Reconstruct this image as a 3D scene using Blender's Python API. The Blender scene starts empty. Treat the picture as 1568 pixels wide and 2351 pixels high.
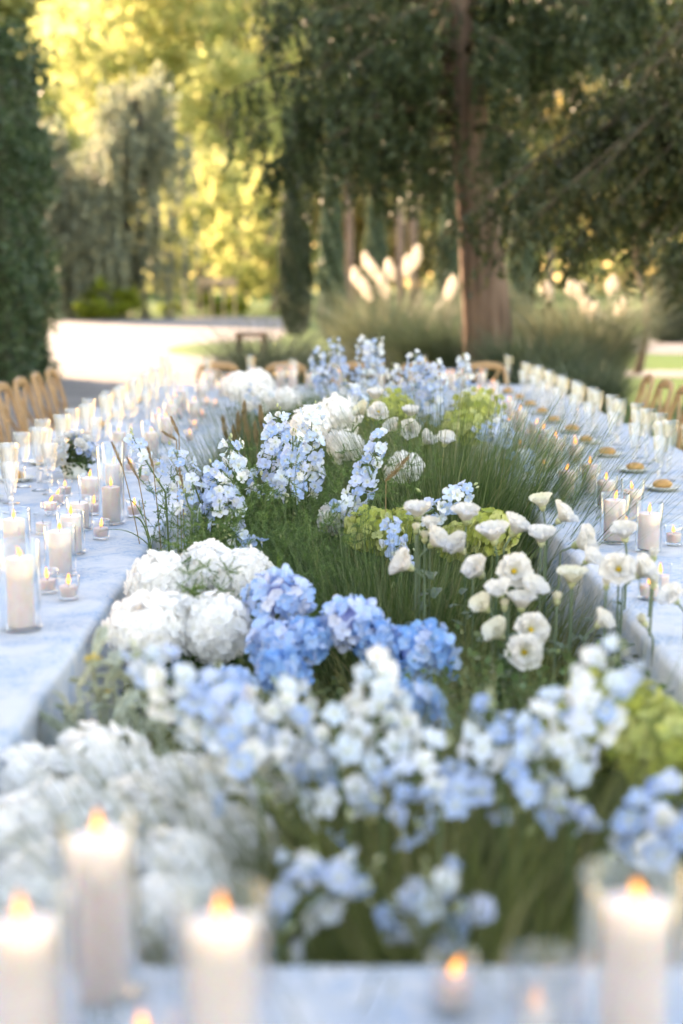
import bpy, math, random
import numpy as np
from mathutils import Vector, Matrix, Quaternion

R = math.radians
rng = np.random.default_rng(7)
random.seed(7)
sc = bpy.context.scene
col = sc.collection

# ------------------------------------------------------------------ camera
PITCH, YAW, CAMZ, FPX = R(9.11), R(0.333), 1.62, 3265.0      # FPX: focal length in 1568x2351 pixels
cam = bpy.data.cameras.new('camera')
cam.sensor_fit = 'VERTICAL'; cam.sensor_height = 36; cam.lens = 50
cam.clip_start = 0.05; cam.clip_end = 2000
cam.dof.use_dof = True; cam.dof.focus_distance = 4.95; cam.dof.aperture_fstop = 1.45
camo = bpy.data.objects.new('camera', cam); col.objects.link(camo)
camo.location = (0, 0, CAMZ); camo.rotation_euler = (R(90) - PITCH, 0, -YAW)
sc.camera = camo

# ------------------------------------------------------------------ sky, sun, exposure
SUN_AZ, SUN_EL = -42.0, 23.0          # degrees; azimuth measured from the view direction, negative = left
wd = bpy.data.worlds.new('World'); sc.world = wd; wd.use_nodes = True
nt = wd.node_tree; bg = nt.nodes['Background']
sky = nt.nodes.new('ShaderNodeTexSky'); sky.sky_type = 'NISHITA'; sky.sun_disc = False
sky.sun_elevation = R(SUN_EL); sky.sun_rotation = R(SUN_AZ)
sky.air_density = 1.6; sky.dust_density = 0.8; sky.ozone_density = 1.0
nt.links.new(sky.outputs[0], bg.inputs[0]); bg.inputs[1].default_value = 0.15
sun = bpy.data.lights.new('sun', 'SUN'); sun.energy = 5.0; sun.angle = R(0.5); sun.color = (1.0, 0.84, 0.62)
suno = bpy.data.objects.new('sun', sun); col.objects.link(suno)
sd = Vector((math.sin(R(SUN_AZ)) * math.cos(R(SUN_EL)), math.cos(R(SUN_AZ)) * math.cos(R(SUN_EL)), math.sin(R(SUN_EL))))
suno.rotation_euler = sd.to_track_quat('Z', 'Y').to_euler(); suno.location = (-20, 30, 20)
sc.view_settings.view_transform = 'Standard'; sc.view_settings.look = 'None'
sc.view_settings.gamma = 1.0; sc.view_settings.use_curve_mapping = False
sc.view_settings.exposure = 2.66
sc.view_settings.use_white_balance = True; sc.view_settings.white_balance_temperature = 8100; sc.view_settings.white_balance_tint = 26
sc.render.engine = 'CYCLES'
cy = sc.cycles
cy.use_denoising = True; cy.use_adaptive_sampling = True; cy.adaptive_threshold = 0.03; cy.max_bounces = 9; cy.transparent_max_bounces = 40
cy.diffuse_bounces = 5; cy.glossy_bounces = 3; cy.transmission_bounces = 6
cy.caustics_reflective = False; cy.caustics_refractive = False; cy.sample_clamp_indirect = 6.0

# ------------------------------------------------------------------ placing helpers
_f = Vector((math.sin(YAW) * math.cos(PITCH), math.cos(YAW) * math.cos(PITCH), -math.sin(PITCH)))
_r = Vector((math.cos(YAW), -math.sin(YAW), 0))
_u = _r.cross(_f)
def ray(x, y): return _f * FPX + _r * (x - 784) - _u * (y - 1175.5)
def at(x, y, d):                       # the point of that sight line at distance d down the garden
    v = ray(x, y); return Vector((0, 0, CAMZ)) + v * (d / v.y)
def on(x, y, z):                       # the point of that sight line at height z
    v = ray(x, y); return Vector((0, 0, CAMZ)) + v * ((z - CAMZ) / v.z)

# ------------------------------------------------------------------ mesh helpers
def mesh(name, V, F, smooth=False):
    me = bpy.data.meshes.new(name)
    V = np.asarray(V, dtype=np.float32).reshape(-1, 3)
    if isinstance(F, np.ndarray):
        n, k = F.shape
        me.vertices.add(len(V)); me.vertices.foreach_set('co', V.ravel())
        me.loops.add(n * k); me.loops.foreach_set('vertex_index', F.astype(np.int32).ravel())
        me.polygons.add(n); me.polygons.foreach_set('loop_start', np.arange(0, n * k, k, dtype=np.int32))
        me.update(calc_edges=True)
    else:
        me.from_pydata([tuple(map(float, v)) for v in V], [], [tuple(int(i) for i in f) for f in F]); me.update()
    if smooth:
        me.polygons.foreach_set('use_smooth', np.ones(len(me.polygons), dtype=bool))
    return me
def join(*parts):
    VV, FF, o = [], [], 0
    for V, F in parts:
        V = np.asarray(V, dtype=float).reshape(-1, 3)
        VV.append(V); FF += [tuple(i + o for i in f) for f in F]; o += len(V)
    return np.vstack(VV), FF
def ob(name, me, mat=None, parent=None, loc=(0, 0, 0), rot=None, scale=None):
    if mat is not None and (len(me.materials) == 0): me.materials.append(mat)
    o = bpy.data.objects.new(name, me); col.objects.link(o)
    if parent is not None: o.parent = parent
    o.location = loc
    if rot is not None:
        if isinstance(rot, Quaternion): o.rotation_mode = 'QUATERNION'; o.rotation_quaternion = rot
        else: o.rotation_euler = rot
    if scale is not None: o.scale = (scale,) * 3 if isinstance(scale, (int, float)) else scale
    return o
def tag(o, label=None, cat=None, group=None, kind=None):
    if label: o['label'] = label
    if cat: o['category'] = cat
    if group: o['group'] = group
    if kind: o['kind'] = kind
    return o
def empty(name, loc, rz=0):
    o = bpy.data.objects.new(name, None); col.objects.link(o); o.location = loc; o.rotation_euler = (0, 0, rz)
    o.empty_display_size = 0.05
    return o
def box(x0, x1, y0, y1, z0, z1):
    V = [(x, y, z) for z in (z0, z1) for y in (y0, y1) for x in (x0, x1)]
    return np.array(V, float), [(0, 2, 3, 1), (4, 5, 7, 6), (0, 1, 5, 4), (2, 6, 7, 3), (0, 4, 6, 2), (1, 3, 7, 5)]
def lathe(prof, seg=24, flute=None):
    V, F = [], []
    for i, (r, z) in enumerate(prof):
        for k in range(seg):
            a = 2 * math.pi * k / seg
            rr = r * (1 + (flute[i] if flute else 0) * (1 if k % 2 else -1))
            V.append((rr * math.cos(a), rr * math.sin(a), z))
    n = len(prof)
    for i in range(n - 1):
        for k in range(seg):
            k2 = (k + 1) % seg
            F.append((i * seg + k, i * seg + k2, (i + 1) * seg + k2, (i + 1) * seg + k))
    if prof[0][0] > 1e-5: F.append(tuple(reversed(range(seg))))
    if prof[-1][0] > 1e-5: F.append(tuple((n - 1) * seg + k for k in range(seg)))
    return np.array(V), F
def tube(P, rad, seg=8, cap=True):
    P = [Vector(p) for p in P]; n = len(P)
    if not hasattr(rad, '__len__'): rad = [rad] * n
    V, F = [], []
    prev = None
    for i, p in enumerate(P):
        t = (P[min(i + 1, n - 1)] - P[max(i - 1, 0)]).normalized()
        if prev is None:
            a = Vector((0, 0, 1)) if abs(t.z) < 0.9 else Vector((1, 0, 0))
            b = t.cross(a).normalized()
        else:
            b = (prev - t * prev.dot(t)).normalized()
        prev = b; c = t.cross(b)
        for k in range(seg):
            w = 2 * math.pi * k / seg
            V.append(p + (b * math.cos(w) + c * math.sin(w)) * rad[i])
    for i in range(n - 1):
        for k in range(seg):
            k2 = (k + 1) % seg
            F.append((i * seg + k, i * seg + k2, (i + 1) * seg + k2, (i + 1) * seg + k))
    if cap: F.append(tuple(reversed(range(seg)))); F.append(tuple((n - 1) * seg + k for k in range(seg)))
    return np.array([tuple(v) for v in V]), F
def bez(a, b, c, n=8):
    a, b, c = Vector(a), Vector(b), Vector(c)
    return [a * (1 - t) ** 2 + b * 2 * t * (1 - t) + c * t * t for t in (i / n for i in range(n + 1))]
def unit(n, g=rng):
    v = g.normal(size=(n, 3)); return v / np.linalg.norm(v, axis=1, keepdims=True)
def cards(C, L, W, axis=None, spread=1.0, g=rng):          # leaf-shaped quads, folded along the midrib
    C = np.asarray(C, float); n = len(C)
    a = unit(n, g) * spread
    if axis is not None: a = a + np.asarray(axis, float)
    a /= np.linalg.norm(a, axis=1, keepdims=True) + 1e-9
    b = np.cross(a, unit(n, g)); b /= np.linalg.norm(b, axis=1, keepdims=True) + 1e-9
    c = np.cross(a, b)
    L = np.broadcast_to(np.asarray(L, float), (n,))[:, None] * g.uniform(.7, 1.25, (n, 1))
    W = np.broadcast_to(np.asarray(W, float), (n,))[:, None] * g.uniform(.7, 1.25, (n, 1))
    V = np.stack([C - a * L / 2, C + b * W / 2 + c * W * .18, C + a * L / 2, C - b * W / 2 + c * W * .18], 1).reshape(-1, 3)
    return V, np.arange(4 * n).reshape(n, 4)
def blades(B, az, length, lean, droop, width, k=6, g=rng):   # curved tapering ribbons
    B = np.asarray(B, float); n = len(B)
    t = np.linspace(0, 1, k + 1)[None, :]
    az = np.asarray(az)[:, None]; length = np.asarray(length)[:, None]; lean = np.asarray(lean)[:, None]; droop = np.asarray(droop)[:, None]
    ang = lean + droop * t ** 1.5                            # angle from the vertical
    ds = length / k
    hr = np.cumsum(np.sin(ang) * ds, 1) - np.sin(ang) * ds
    hz = np.cumsum(np.cos(ang) * ds, 1) - np.cos(ang) * ds
    P = np.stack([B[:, :1] + hr * np.cos(az), B[:, 1:2] + hr * np.sin(az), B[:, 2:3] + hz], 2)
    fa = az + math.pi / 2 + g.normal(0, .7, (n, 1))
    s = np.stack([np.cos(fa), np.sin(fa), np.zeros_like(fa)], 2)
    w = (np.asarray(width).reshape(-1, 1) if hasattr(width, '__len__') else width) * np.clip(1.02 - t ** 2.2, .06, 1) * np.minimum(1, .45 + t * 2)
    w = np.broadcast_to(w, (n, k + 1))[:, :, None] / 2
    V = np.stack([P - s * w, P + s * w], 2).reshape(-1, 3)
    i = np.arange(k)[None, :] * 2 + np.arange(n)[:, None] * 2 * (k + 1)
    F = np.stack([i, i + 1, i + 3, i + 2], 2).reshape(-1, 4)
    return V, F
def stackq(*parts):
    VV, FF, o = [], [], 0
    for V, F in parts: VV.append(V); FF.append(F + o); o += len(V)
    return np.vstack(VV), np.vstack(FF)
ORD = 'first second third fourth fifth sixth seventh eighth ninth tenth eleventh twelfth thirteenth fourteenth fifteenth sixteenth seventeenth eighteenth nineteenth twentieth twenty-first twenty-second twenty-third twenty-fourth twenty-fifth twenty-sixth twenty-seventh twenty-eighth twenty-ninth thirtieth thirty-first thirty-second thirty-third thirty-fourth thirty-fifth thirty-sixth'.split()

# ------------------------------------------------------------------ materials
def newmat(name):
    m = bpy.data.materials.new(name); m.use_nodes = True
    n = m.node_tree; n.nodes.clear()
    out = n.nodes.new('ShaderNodeOutputMaterial')
    return m, n, out
def N(n, t, **kw):
    x = n.nodes.new(t)
    for k, v in kw.items():
        if k in x.inputs: x.inputs[k].default_value = v
        else: setattr(x, k, v)
    return x
def rgb(c): return (*c, 1.0)
def ramp(n, fac, stops):
    r = n.nodes.new('ShaderNodeValToRGB')
    while len(r.color_ramp.elements) < len(stops): r.color_ramp.elements.new(.5)
    for e, (p, c) in zip(r.color_ramp.elements, stops): e.position = p; e.color = rgb(c)
    n.links.new(fac, r.inputs[0]); return r
def mixc(n, fac, a, b, mode='MIX'):
    x = n.nodes.new('ShaderNodeMix'); x.data_type = 'RGBA'; x.blend_type = mode
    for s, v in ((x.inputs[0], fac), (x.inputs[6], a), (x.inputs[7], b)):
        if hasattr(v, 'is_linked'): n.links.new(v, s)
        elif isinstance(v, tuple): s.default_value = rgb(v)
        else: s.default_value = v
    return x.outputs[2]
def leafmat(name, stops, trans=.4, rough=.55, island=True, noise=None, spec=.35):
    m, n, out = newmat(name)
    if island: src = N(n, 'ShaderNodeNewGeometry').outputs['Random Per Island']
    else: src = N(n, 'ShaderNodeObjectInfo').outputs['Random']
    c = ramp(n, src, stops).outputs[0]
    if noise:
        tc = N(n, 'ShaderNodeTexCoord'); no = N(n, 'ShaderNodeTexNoise', Scale=noise, Detail=3.0)
        n.links.new(tc.outputs['Object'], no.inputs['Vector'])
        f = ramp(n, no.outputs[0], [(.3, (.55, .55, .55)), (.7, (1.25, 1.25, 1.25))]).outputs[0]
        c = mixc(n, 1.0, c, f, 'MULTIPLY')
    p = N(n, 'ShaderNodeBsdfPrincipled', Roughness=rough); p.inputs['Specular IOR Level'].default_value = spec
    t = N(n, 'ShaderNodeBsdfTranslucent'); mx = N(n, 'ShaderNodeMixShader'); mx.inputs[0].default_value = trans
    n.links.new(c, p.inputs['Base Color']); n.links.new(c, t.inputs['Color'])
    n.links.new(p.outputs[0], mx.inputs[1]); n.links.new(t.outputs[0], mx.inputs[2]); n.links.new(mx.outputs[0], out.inputs[0])
    return m
def petalmat(name, stops, centre, r0, r1, trans=.35, vein=.06):
    """petal colour by object, a differently coloured heart within radius r0..r1 and a fine mottling"""
    m, n, out = newmat(name)
    oi = N(n, 'ShaderNodeObjectInfo'); tc = N(n, 'ShaderNodeTexCoord')
    c = ramp(n, oi.outputs['Random'], stops).outputs[0]
    no = N(n, 'ShaderNodeTexNoise', Scale=90.0, Detail=3.0); n.links.new(tc.outputs['Object'], no.inputs['Vector'])
    f = ramp(n, no.outputs[0], [(.3, (1 - vein * 3,) * 3), (.7, (1 + vein,) * 3)]).outputs[0]
    c = mixc(n, 1.0, c, f, 'MULTIPLY')
    ln = N(n, 'ShaderNodeVectorMath', operation='LENGTH'); n.links.new(tc.outputs['Object'], ln.inputs[0])
    mr = N(n, 'ShaderNodeMapRange'); mr.inputs[1].default_value = r0; mr.inputs[2].default_value = r1
    n.links.new(ln.outputs['Value'], mr.inputs[0])
    c = mixc(n, mr.outputs[0], centre, c)
    p = N(n, 'ShaderNodeBsdfPrincipled', Roughness=.6); p.inputs['Specular IOR Level'].default_value = .2
    t = N(n, 'ShaderNodeBsdfTranslucent'); mx = N(n, 'ShaderNodeMixShader'); mx.inputs[0].default_value = trans
    n.links.new(c, p.inputs['Base Color']); n.links.new(c, t.inputs['Color'])
    n.links.new(p.outputs[0], mx.inputs[1]); n.links.new(t.outputs[0], mx.inputs[2]); n.links.new(mx.outputs[0], out.inputs[0])
    return m
def plain(name, c1, c2=None, scale=20.0, rough=.6, bump=0.0, stretch=(1, 1, 1), spec=.4, detail=5.0, coord='Object'):
    m, n, out = newmat(name)
    tc = N(n, 'ShaderNodeTexCoord'); mp = N(n, 'ShaderNodeMapping'); mp.inputs['Scale'].default_value = stretch
    no = N(n, 'ShaderNodeTexNoise', Scale=scale, Detail=detail)
    n.links.new(tc.outputs[coord], mp.inputs[0]); n.links.new(mp.outputs[0], no.inputs['Vector'])
    c = ramp(n, no.outputs[0], [(.3, c1), (.7, c2 or c1)]).outputs[0]
    p = N(n, 'ShaderNodeBsdfPrincipled', Roughness=rough); p.inputs['Specular IOR Level'].default_value = spec
    n.links.new(c, p.inputs['Base Color'])
    if bump:
        b = N(n, 'ShaderNodeBump', Strength=bump, Distance=.02); n.links.new(no.outputs[0], b.inputs['Height']); n.links.new(b.outputs[0], p.inputs['Normal'])
    n.links.new(p.outputs[0], out.inputs[0])
    return m
M = {}
# foliage
M['conifer'] = leafmat('conifer', [(0, (.027, .046, .021)), (.5, (.050, .078, .034)), (1, (.085, .112, .050))], .25, .55)
M['bough'] = leafmat('bough', [(0, (.027, .042, .017)), (.6, (.052, .068, .025)), (1, (.100, .098, .038))], .3, .55)
M['hedge'] = leafmat('hedge', [(0, (.026, .060, .028)), (.6, (.050, .105, .046)), (1, (.095, .155, .078))], .2, .45)
M['cedar'] = leafmat('cedar', [(0, (.125, .150, .110)), (.6, (.215, .250, .180)), (1, (.310, .320, .200))], .55, .6)
M['gold'] = leafmat('gold', [(0, (.270, .320, .110)), (.5, (.400, .430, .165)), (1, (.530, .500, .230))], .72, .6)  # leaf colour paled to carry the bright haze of the background
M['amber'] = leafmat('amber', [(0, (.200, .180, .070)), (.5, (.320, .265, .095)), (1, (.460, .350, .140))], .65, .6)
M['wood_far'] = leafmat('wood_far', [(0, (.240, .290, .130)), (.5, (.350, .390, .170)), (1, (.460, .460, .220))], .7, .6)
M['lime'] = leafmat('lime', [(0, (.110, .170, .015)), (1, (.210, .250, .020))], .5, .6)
M['cypress'] = leafmat('cypress', [(0, (.055, .085, .055)), (.6, (.095, .140, .085)), (1, (.150, .190, .120))], .3, .6)  # green lightened, sunlit haze put into the leaf colour
M['cypress_dark'] = leafmat('cypress_dark', [(0, (.025, .040, .024)), (1, (.065, .085, .045))], .3, .6)
M['grass'] = leafmat('grass', [(0, (.022, .055, .013)), (.45, (.060, .115, .028)), (.75, (.120, .180, .066)), (.95, (.230, .270, .140)), (1, (.280, .230, .115))], .35, .45)
M['grass_olive'] = leafmat('grass_olive', [(0, (.060, .088, .020)), (.5, (.115, .145, .038)), (.85, (.180, .195, .072)), (1, (.260, .230, .115))], .35, .5)
M['pampas_leaf'] = leafmat('pampas_leaf', [(0, (.085, .115, .065)), (.6, (.150, .180, .115)), (1, (.290, .290, .190))], .35, .5)
M['dry_grass'] = leafmat('dry_grass', [(0, (.140, .130, .075)), (1, (.340, .300, .200))], .35, .6)
M['plume'] = leafmat('plume', [(0, (.66, .62, .55)), (1, (.84, .79, .71))], .5, .8)
M['seed'] = leafmat('seed', [(0, (.20, .145, .075)), (1, (.42, .31, .17))], .4, .7)
M['fern'] = leafmat('fern', [(0, (.040, .090, .022)), (.5, (.085, .170, .042)), (.8, (.150, .250, .075)), (1, (.220, .310, .120))], .4, .5)
M['fern_light'] = leafmat('fern_light', [(0, (.075, .150, .025)), (1, (.140, .230, .050))], .4, .5)
M['cover'] = leafmat('cover', [(0, (.035, .070, .022)), (.6, (.070, .120, .038)), (1, (.120, .165, .065))], .3, .45)
M['box_leaf'] = leafmat('box_leaf', [(0, (.045, .095, .030)), (.7, (.080, .150, .048)), (1, (.120, .150, .060))], .3, .35)
M['silver'] = leafmat('silver', [(0, (.300, .340, .240)), (1, (.470, .500, .380))], .3, .8, island=False, noise=60)
M['stem'] = leafmat('stem', [(0, (.060, .120, .040)), (1, (.120, .170, .075))], .1, .5, island=False)
M['stem_grey'] = leafmat('stem_grey', [(0, (.070, .125, .075)), (1, (.120, .170, .110))], .1, .5, island=False)
M['bud'] = leafmat('bud', [(0, (.300, .360, .160)), (1, (.540, .560, .360))], .3, .5, island=False)
M['bigleaf'] = leafmat('bigleaf', [(0, (.060, .110, .070)), (1, (.110, .160, .105))], .25, .5, island=False, noise=60)
M['yellow'] = leafmat('yellow', [(0, (.70, .46, .02)), (1, (.78, .56, .05))], .3, .6, island=False)
# petals
M['p_blue'] = petalmat('p_blue', [(0, (.34, .49, .77)), (.6, (.45, .58, .80)), (.85, (.53, .60, .80)), (1, (.60, .68, .82))], (.78, .80, .66), .002, .011)
M['p_pale'] = petalmat('p_pale', [(0, (.55, .67, .81)), (.6, (.66, .74, .82)), (1, (.73, .76, .82))], (.76, .79, .64), .002, .011)
M['p_white'] = petalmat('p_white', [(0, (.73, .78, .81)), (1, (.81, .81, .80))], (.68, .73, .48), .002, .010)
M['h_white'] = petalmat('h_white', [(0, (.87, .87, .85)), (.6, (.90, .895, .88)), (1, (.92, .915, .905))], (.80, .80, .70), .001, .006, .48)
M['h_blue'] = petalmat('h_blue', [(0, (.11, .30, .62)), (.4, (.22, .44, .74)), (.75, (.36, .55, .79)), (1, (.54, .62, .80))], (.66, .74, .84), .001, .006, .3)
M['h_lav'] = petalmat('h_lav', [(0, (.22, .42, .73)), (.5, (.40, .54, .78)), (.8, (.56, .63, .80)), (1, (.70, .71, .78))], (.72, .74, .76), .001, .006, .3)
M['h_lime'] = petalmat('h_lime', [(0, (.28, .34, .06)), (.5, (.42, .46, .12)), (1, (.58, .60, .26))], (.40, .44, .14), .001, .006, .35)
M['l_white'] = petalmat('l_white', [(0, (.76, .75, .71)), (.6, (.80, .795, .77)), (1, (.82, .81, .80))], (.60, .66, .36), .004, .016, .45, .04)
M['l_cream'] = petalmat('l_cream', [(0, (.70, .68, .52)), (1, (.78, .76, .66))], (.52, .60, .28), .004, .018, .3, .03)
# hard things
M['bark'] = plain('bark', (.085, .056, .044), (.25, .180, .148), 9.0, .9, .8, (1, 1, .12), .1)
M['bark_grey'] = plain('bark_grey', (.10, .085, .075), (.21, .18, .155), 8.0, .9, .6, (1, 1, .2), .1)
M['twig'] = plain('twig', (.055, .045, .030), (.11, .09, .06), 12.0, .9, 0, (1, 1, 1), .1)
M['oak'] = plain('oak', (.27, .160, .074), (.43, .270, .138), 9.0, .42, .08, (6, 6, 1), .4)
M['cane'] = plain('cane', (.46, .36, .22), (.58, .46, .30), 60.0, .7, .2)
M['dark_wood'] = plain('dark_wood', (.16, .070, .048), (.24, .115, .08), 10.0, .5, .1, (1, 1, 6), .3)
M['pale_wood'] = plain('pale_wood', (.36, .26, .17), (.48, .36, .24), 10.0, .6, .1, (1, 1, 5), .3)
M['gravel'] = plain('gravel', (.145, .138, .132), (.26, .247, .234), 1.2, .95, .15, (1, 1, 1), .1, 10.0)
M['lawn'] = plain('lawn', (.040, .085, .020), (.085, .135, .035), 3.0, .9, .2, (1, 1, 1), .1, 12.0)
M['soil'] = plain('soil', (.020, .016, .011), (.045, .036, .025), 25.0, .95, .4, (1, 1, 1), .1)
M['plate'] = plain('plate', (.56, .58, .53), (.62, .63, .59), 30.0, .25)
M['bread'] = plain('bread', (.34, .155, .040), (.54, .31, .105), 45.0, .5, .3)
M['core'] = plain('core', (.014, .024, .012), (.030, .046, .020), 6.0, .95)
M['h_core'] = plain('h_core', (.20, .25, .12), (.30, .34, .20), 60.0, .9)
M['c_white'] = plain('c_white', (.84, .83, .79), (.89, .88, .85), 60.0, .9)
M['c_blue'] = plain('c_blue', (.10, .17, .40), (.18, .28, .60), 60.0, .9)
M['c_lav'] = plain('c_lav', (.18, .22, .46), (.30, .34, .60), 60.0, .9)
M['c_lime'] = plain('c_lime', (.16, .20, .05), (.30, .34, .10), 60.0, .9)
M['wick'] = plain('wick', (.03, .02, .015), (.08, .05, .03), 90.0, .9)
def waxmat():
    m, n, out = newmat('wax')
    tc = N(n, 'ShaderNodeTexCoord'); no = N(n, 'ShaderNodeTexNoise', Scale=35.0, Detail=3.0); n.links.new(tc.outputs['Object'], no.inputs['Vector'])
    c = ramp(n, no.outputs[0], [(.3, (.60, .51, .47)), (.7, (.65, .57, .53))]).outputs[0]
    p = N(n, 'ShaderNodeBsdfPrincipled', Roughness=.45); n.links.new(c, p.inputs['Base Color'])
    p.inputs['Subsurface Weight'].default_value = 1.0; p.inputs['Subsurface Radius'].default_value = (1.0, .45, .22); p.inputs['Subsurface Scale'].default_value = .035
    n.links.new(p.outputs[0], out.inputs[0]); return m
M['wax'] = waxmat()
def flamemat(name, c, s):
    m, n, out = newmat(name)
    e = N(n, 'ShaderNodeEmission', Strength=s); e.inputs[0].default_value = rgb(c)
    n.links.new(e.outputs[0], out.inputs[0]); return m
M['flame_core'] = flamemat('flame_core', (1.0, .56, .13), .5)
def flameshell():
    m, n, out = newmat('flame_shell')
    e = N(n, 'ShaderNodeEmission', Strength=.9); e.inputs[0].default_value = (1.0, .30, .04, 1)
    t = N(n, 'ShaderNodeBsdfTransparent'); a = N(n, 'ShaderNodeMixShader'); a.inputs[0].default_value = .22
    n.links.new(t.outputs[0], a.inputs[1]); n.links.new(e.outputs[0], a.inputs[2]); n.links.new(a.outputs[0], out.inputs[0]); return m
M['flame_shell'] = flameshell(); M['flame_shell'].cycles.emission_sampling = 'NONE'
def glassmat(name, mixv, rough=0.0, tint=(1, 1, 1)):
    m, n, out = newmat(name)
    g = N(n, 'ShaderNodeBsdfGlass', Roughness=rough, IOR=1.45); g.inputs[0].default_value = rgb(tint)
    t = N(n, 'ShaderNodeBsdfTransparent'); t.inputs[0].default_value = (.975, .985, .995, 1)
    gl = N(n, 'ShaderNodeBsdfGlossy', Roughness=.02); gl.inputs[0].default_value = (.88, .94, 1.0, 1); lw = N(n, 'ShaderNodeLayerWeight', Blend=.5); pw = N(n, 'ShaderNodeMath', operation='POWER'); pw.inputs[1].default_value = 2.6 + 1.6 * (mixv > 0)
    fr = N(n, 'ShaderNodeMath', operation='MULTIPLY_ADD'); fr.inputs[1].default_value = .85; fr.inputs[2].default_value = .05 + .02 * (mixv > 0)
    n.links.new(lw.outputs['Facing'], pw.inputs[0]); n.links.new(pw.outputs[0], fr.inputs[0])
    thin = N(n, 'ShaderNodeMixShader'); n.links.new(fr.outputs[0], thin.inputs[0]); n.links.new(t.outputs[0], thin.inputs[1]); n.links.new(gl.outputs[0], thin.inputs[2])
    a = N(n, 'ShaderNodeMixShader'); a.inputs[0].default_value = mixv
    n.links.new(thin.outputs[0], a.inputs[1]); n.links.new(g.outputs[0], a.inputs[2]); n.links.new(a.outputs[0], out.inputs[0]); return m
M['glass'] = glassmat('glass', .0)
M['crystal'] = glassmat('crystal', .22)
def clothmat():
    m, n, out = newmat('toile_cloth')
    tc = N(n, 'ShaderNodeTexCoord')
    w = N(n, 'ShaderNodeTexNoise', Scale=3.0, Detail=2.0); n.links.new(tc.outputs['Object'], w.inputs['Vector'])
    vm = N(n, 'ShaderNodeVectorMath', operation='MULTIPLY_ADD'); vm.inputs[1].default_value = (.25, .25, .25)
    n.links.new(w.outputs['Color'], vm.inputs[0]); n.links.new(tc.outputs['Object'], vm.inputs[2])
    a = N(n, 'ShaderNodeTexNoise', Scale=16.0, Detail=5.0, Roughness=.65, Distortion=1.6); n.links.new(vm.outputs[0], a.inputs['Vector'])
    line = ramp(n, a.outputs[0], [(.44, (0, 0, 0)), (.48, (1, 1, 1)), (.505, (1, 1, 1)), (.545, (0, 0, 0))])
    b = N(n, 'ShaderNodeTexNoise', Scale=5.5, Detail=4.0, Distortion=.8); n.links.new(tc.outputs['Object'], b.inputs['Vector'])
    mot = ramp(n, b.outputs[0], [(.38, (0, 0, 0)), (.62, (1, 1, 1))])
    f1 = mixc(n, 1.0, line.outputs[0], mot.outputs[0], 'MULTIPLY')
    f2 = mixc(n, .35, f1, mot.outputs[0], 'SCREEN')
    base = mixc(n, f2, (.49, .50, .505), (.235, .33, .445))
    p = N(n, 'ShaderNodeBsdfPrincipled', Roughness=.85); p.inputs['Specular IOR Level'].default_value = .15
    fine = N(n, 'ShaderNodeTexNoise', Scale=9.0, Detail=4.0, Distortion=.4); n.links.new(tc.outputs['Object'], fine.inputs['Vector'])
    bp = N(n, 'ShaderNodeBump', Strength=.35, Distance=.03); n.links.new(fine.outputs[0], bp.inputs['Height']); n.links.new(bp.outputs[0], p.inputs['Normal'])
    n.links.new(base, p.inputs['Base Color']); n.links.new(p.outputs[0], out.inputs[0]); return m
M['cloth'] = clothmat()

# ------------------------------------------------------------------ the ground
def sheet(name, P, z, mat):
    return tag(ob(name, mesh(name, [(x, y, z) for x, y in P], [tuple(range(len(P)))]), mat), kind='structure')
sheet('ground', [(-600, -300), (600, -300), (600, 900), (-600, 900)], 0.0, M['lawn'])
gp = [(-70, -4), (-1.2, -4), (-1.2, 13.2), (-1.5, 20), (-1.6, 27)]
for k in range(13):
    a = R(-90 - k * 15); gp.append((-1.6 + 2.6 * math.cos(a) * 1.0, 36.5 + 5.0 * math.sin(a)))
gp += [(-1.6, 44), (-1.4, 60), (-1.0, 69), (-5.5, 72), (-8, 69), (-11, 65.5), (-24, 64), (-70, 62)]
sheet('gravel_court', gp, 0.004, M['gravel'])
sheet('gravel_path', [(3.2, 25.2), (60, 21.0), (60, 23.5), (3.2, 27.2)], 0.004, M['gravel'])
sheet('gravel_road', [(5.2, 33.5), (80, 30), (80, 40), (5.2, 44)], 0.004, M['gravel'])
sheet('flower_bed_soil', [(-.63, 1.76), (.79, 1.76), (.79, 11.6), (-.63, 11.6)], 0.012, M['soil'])

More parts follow.
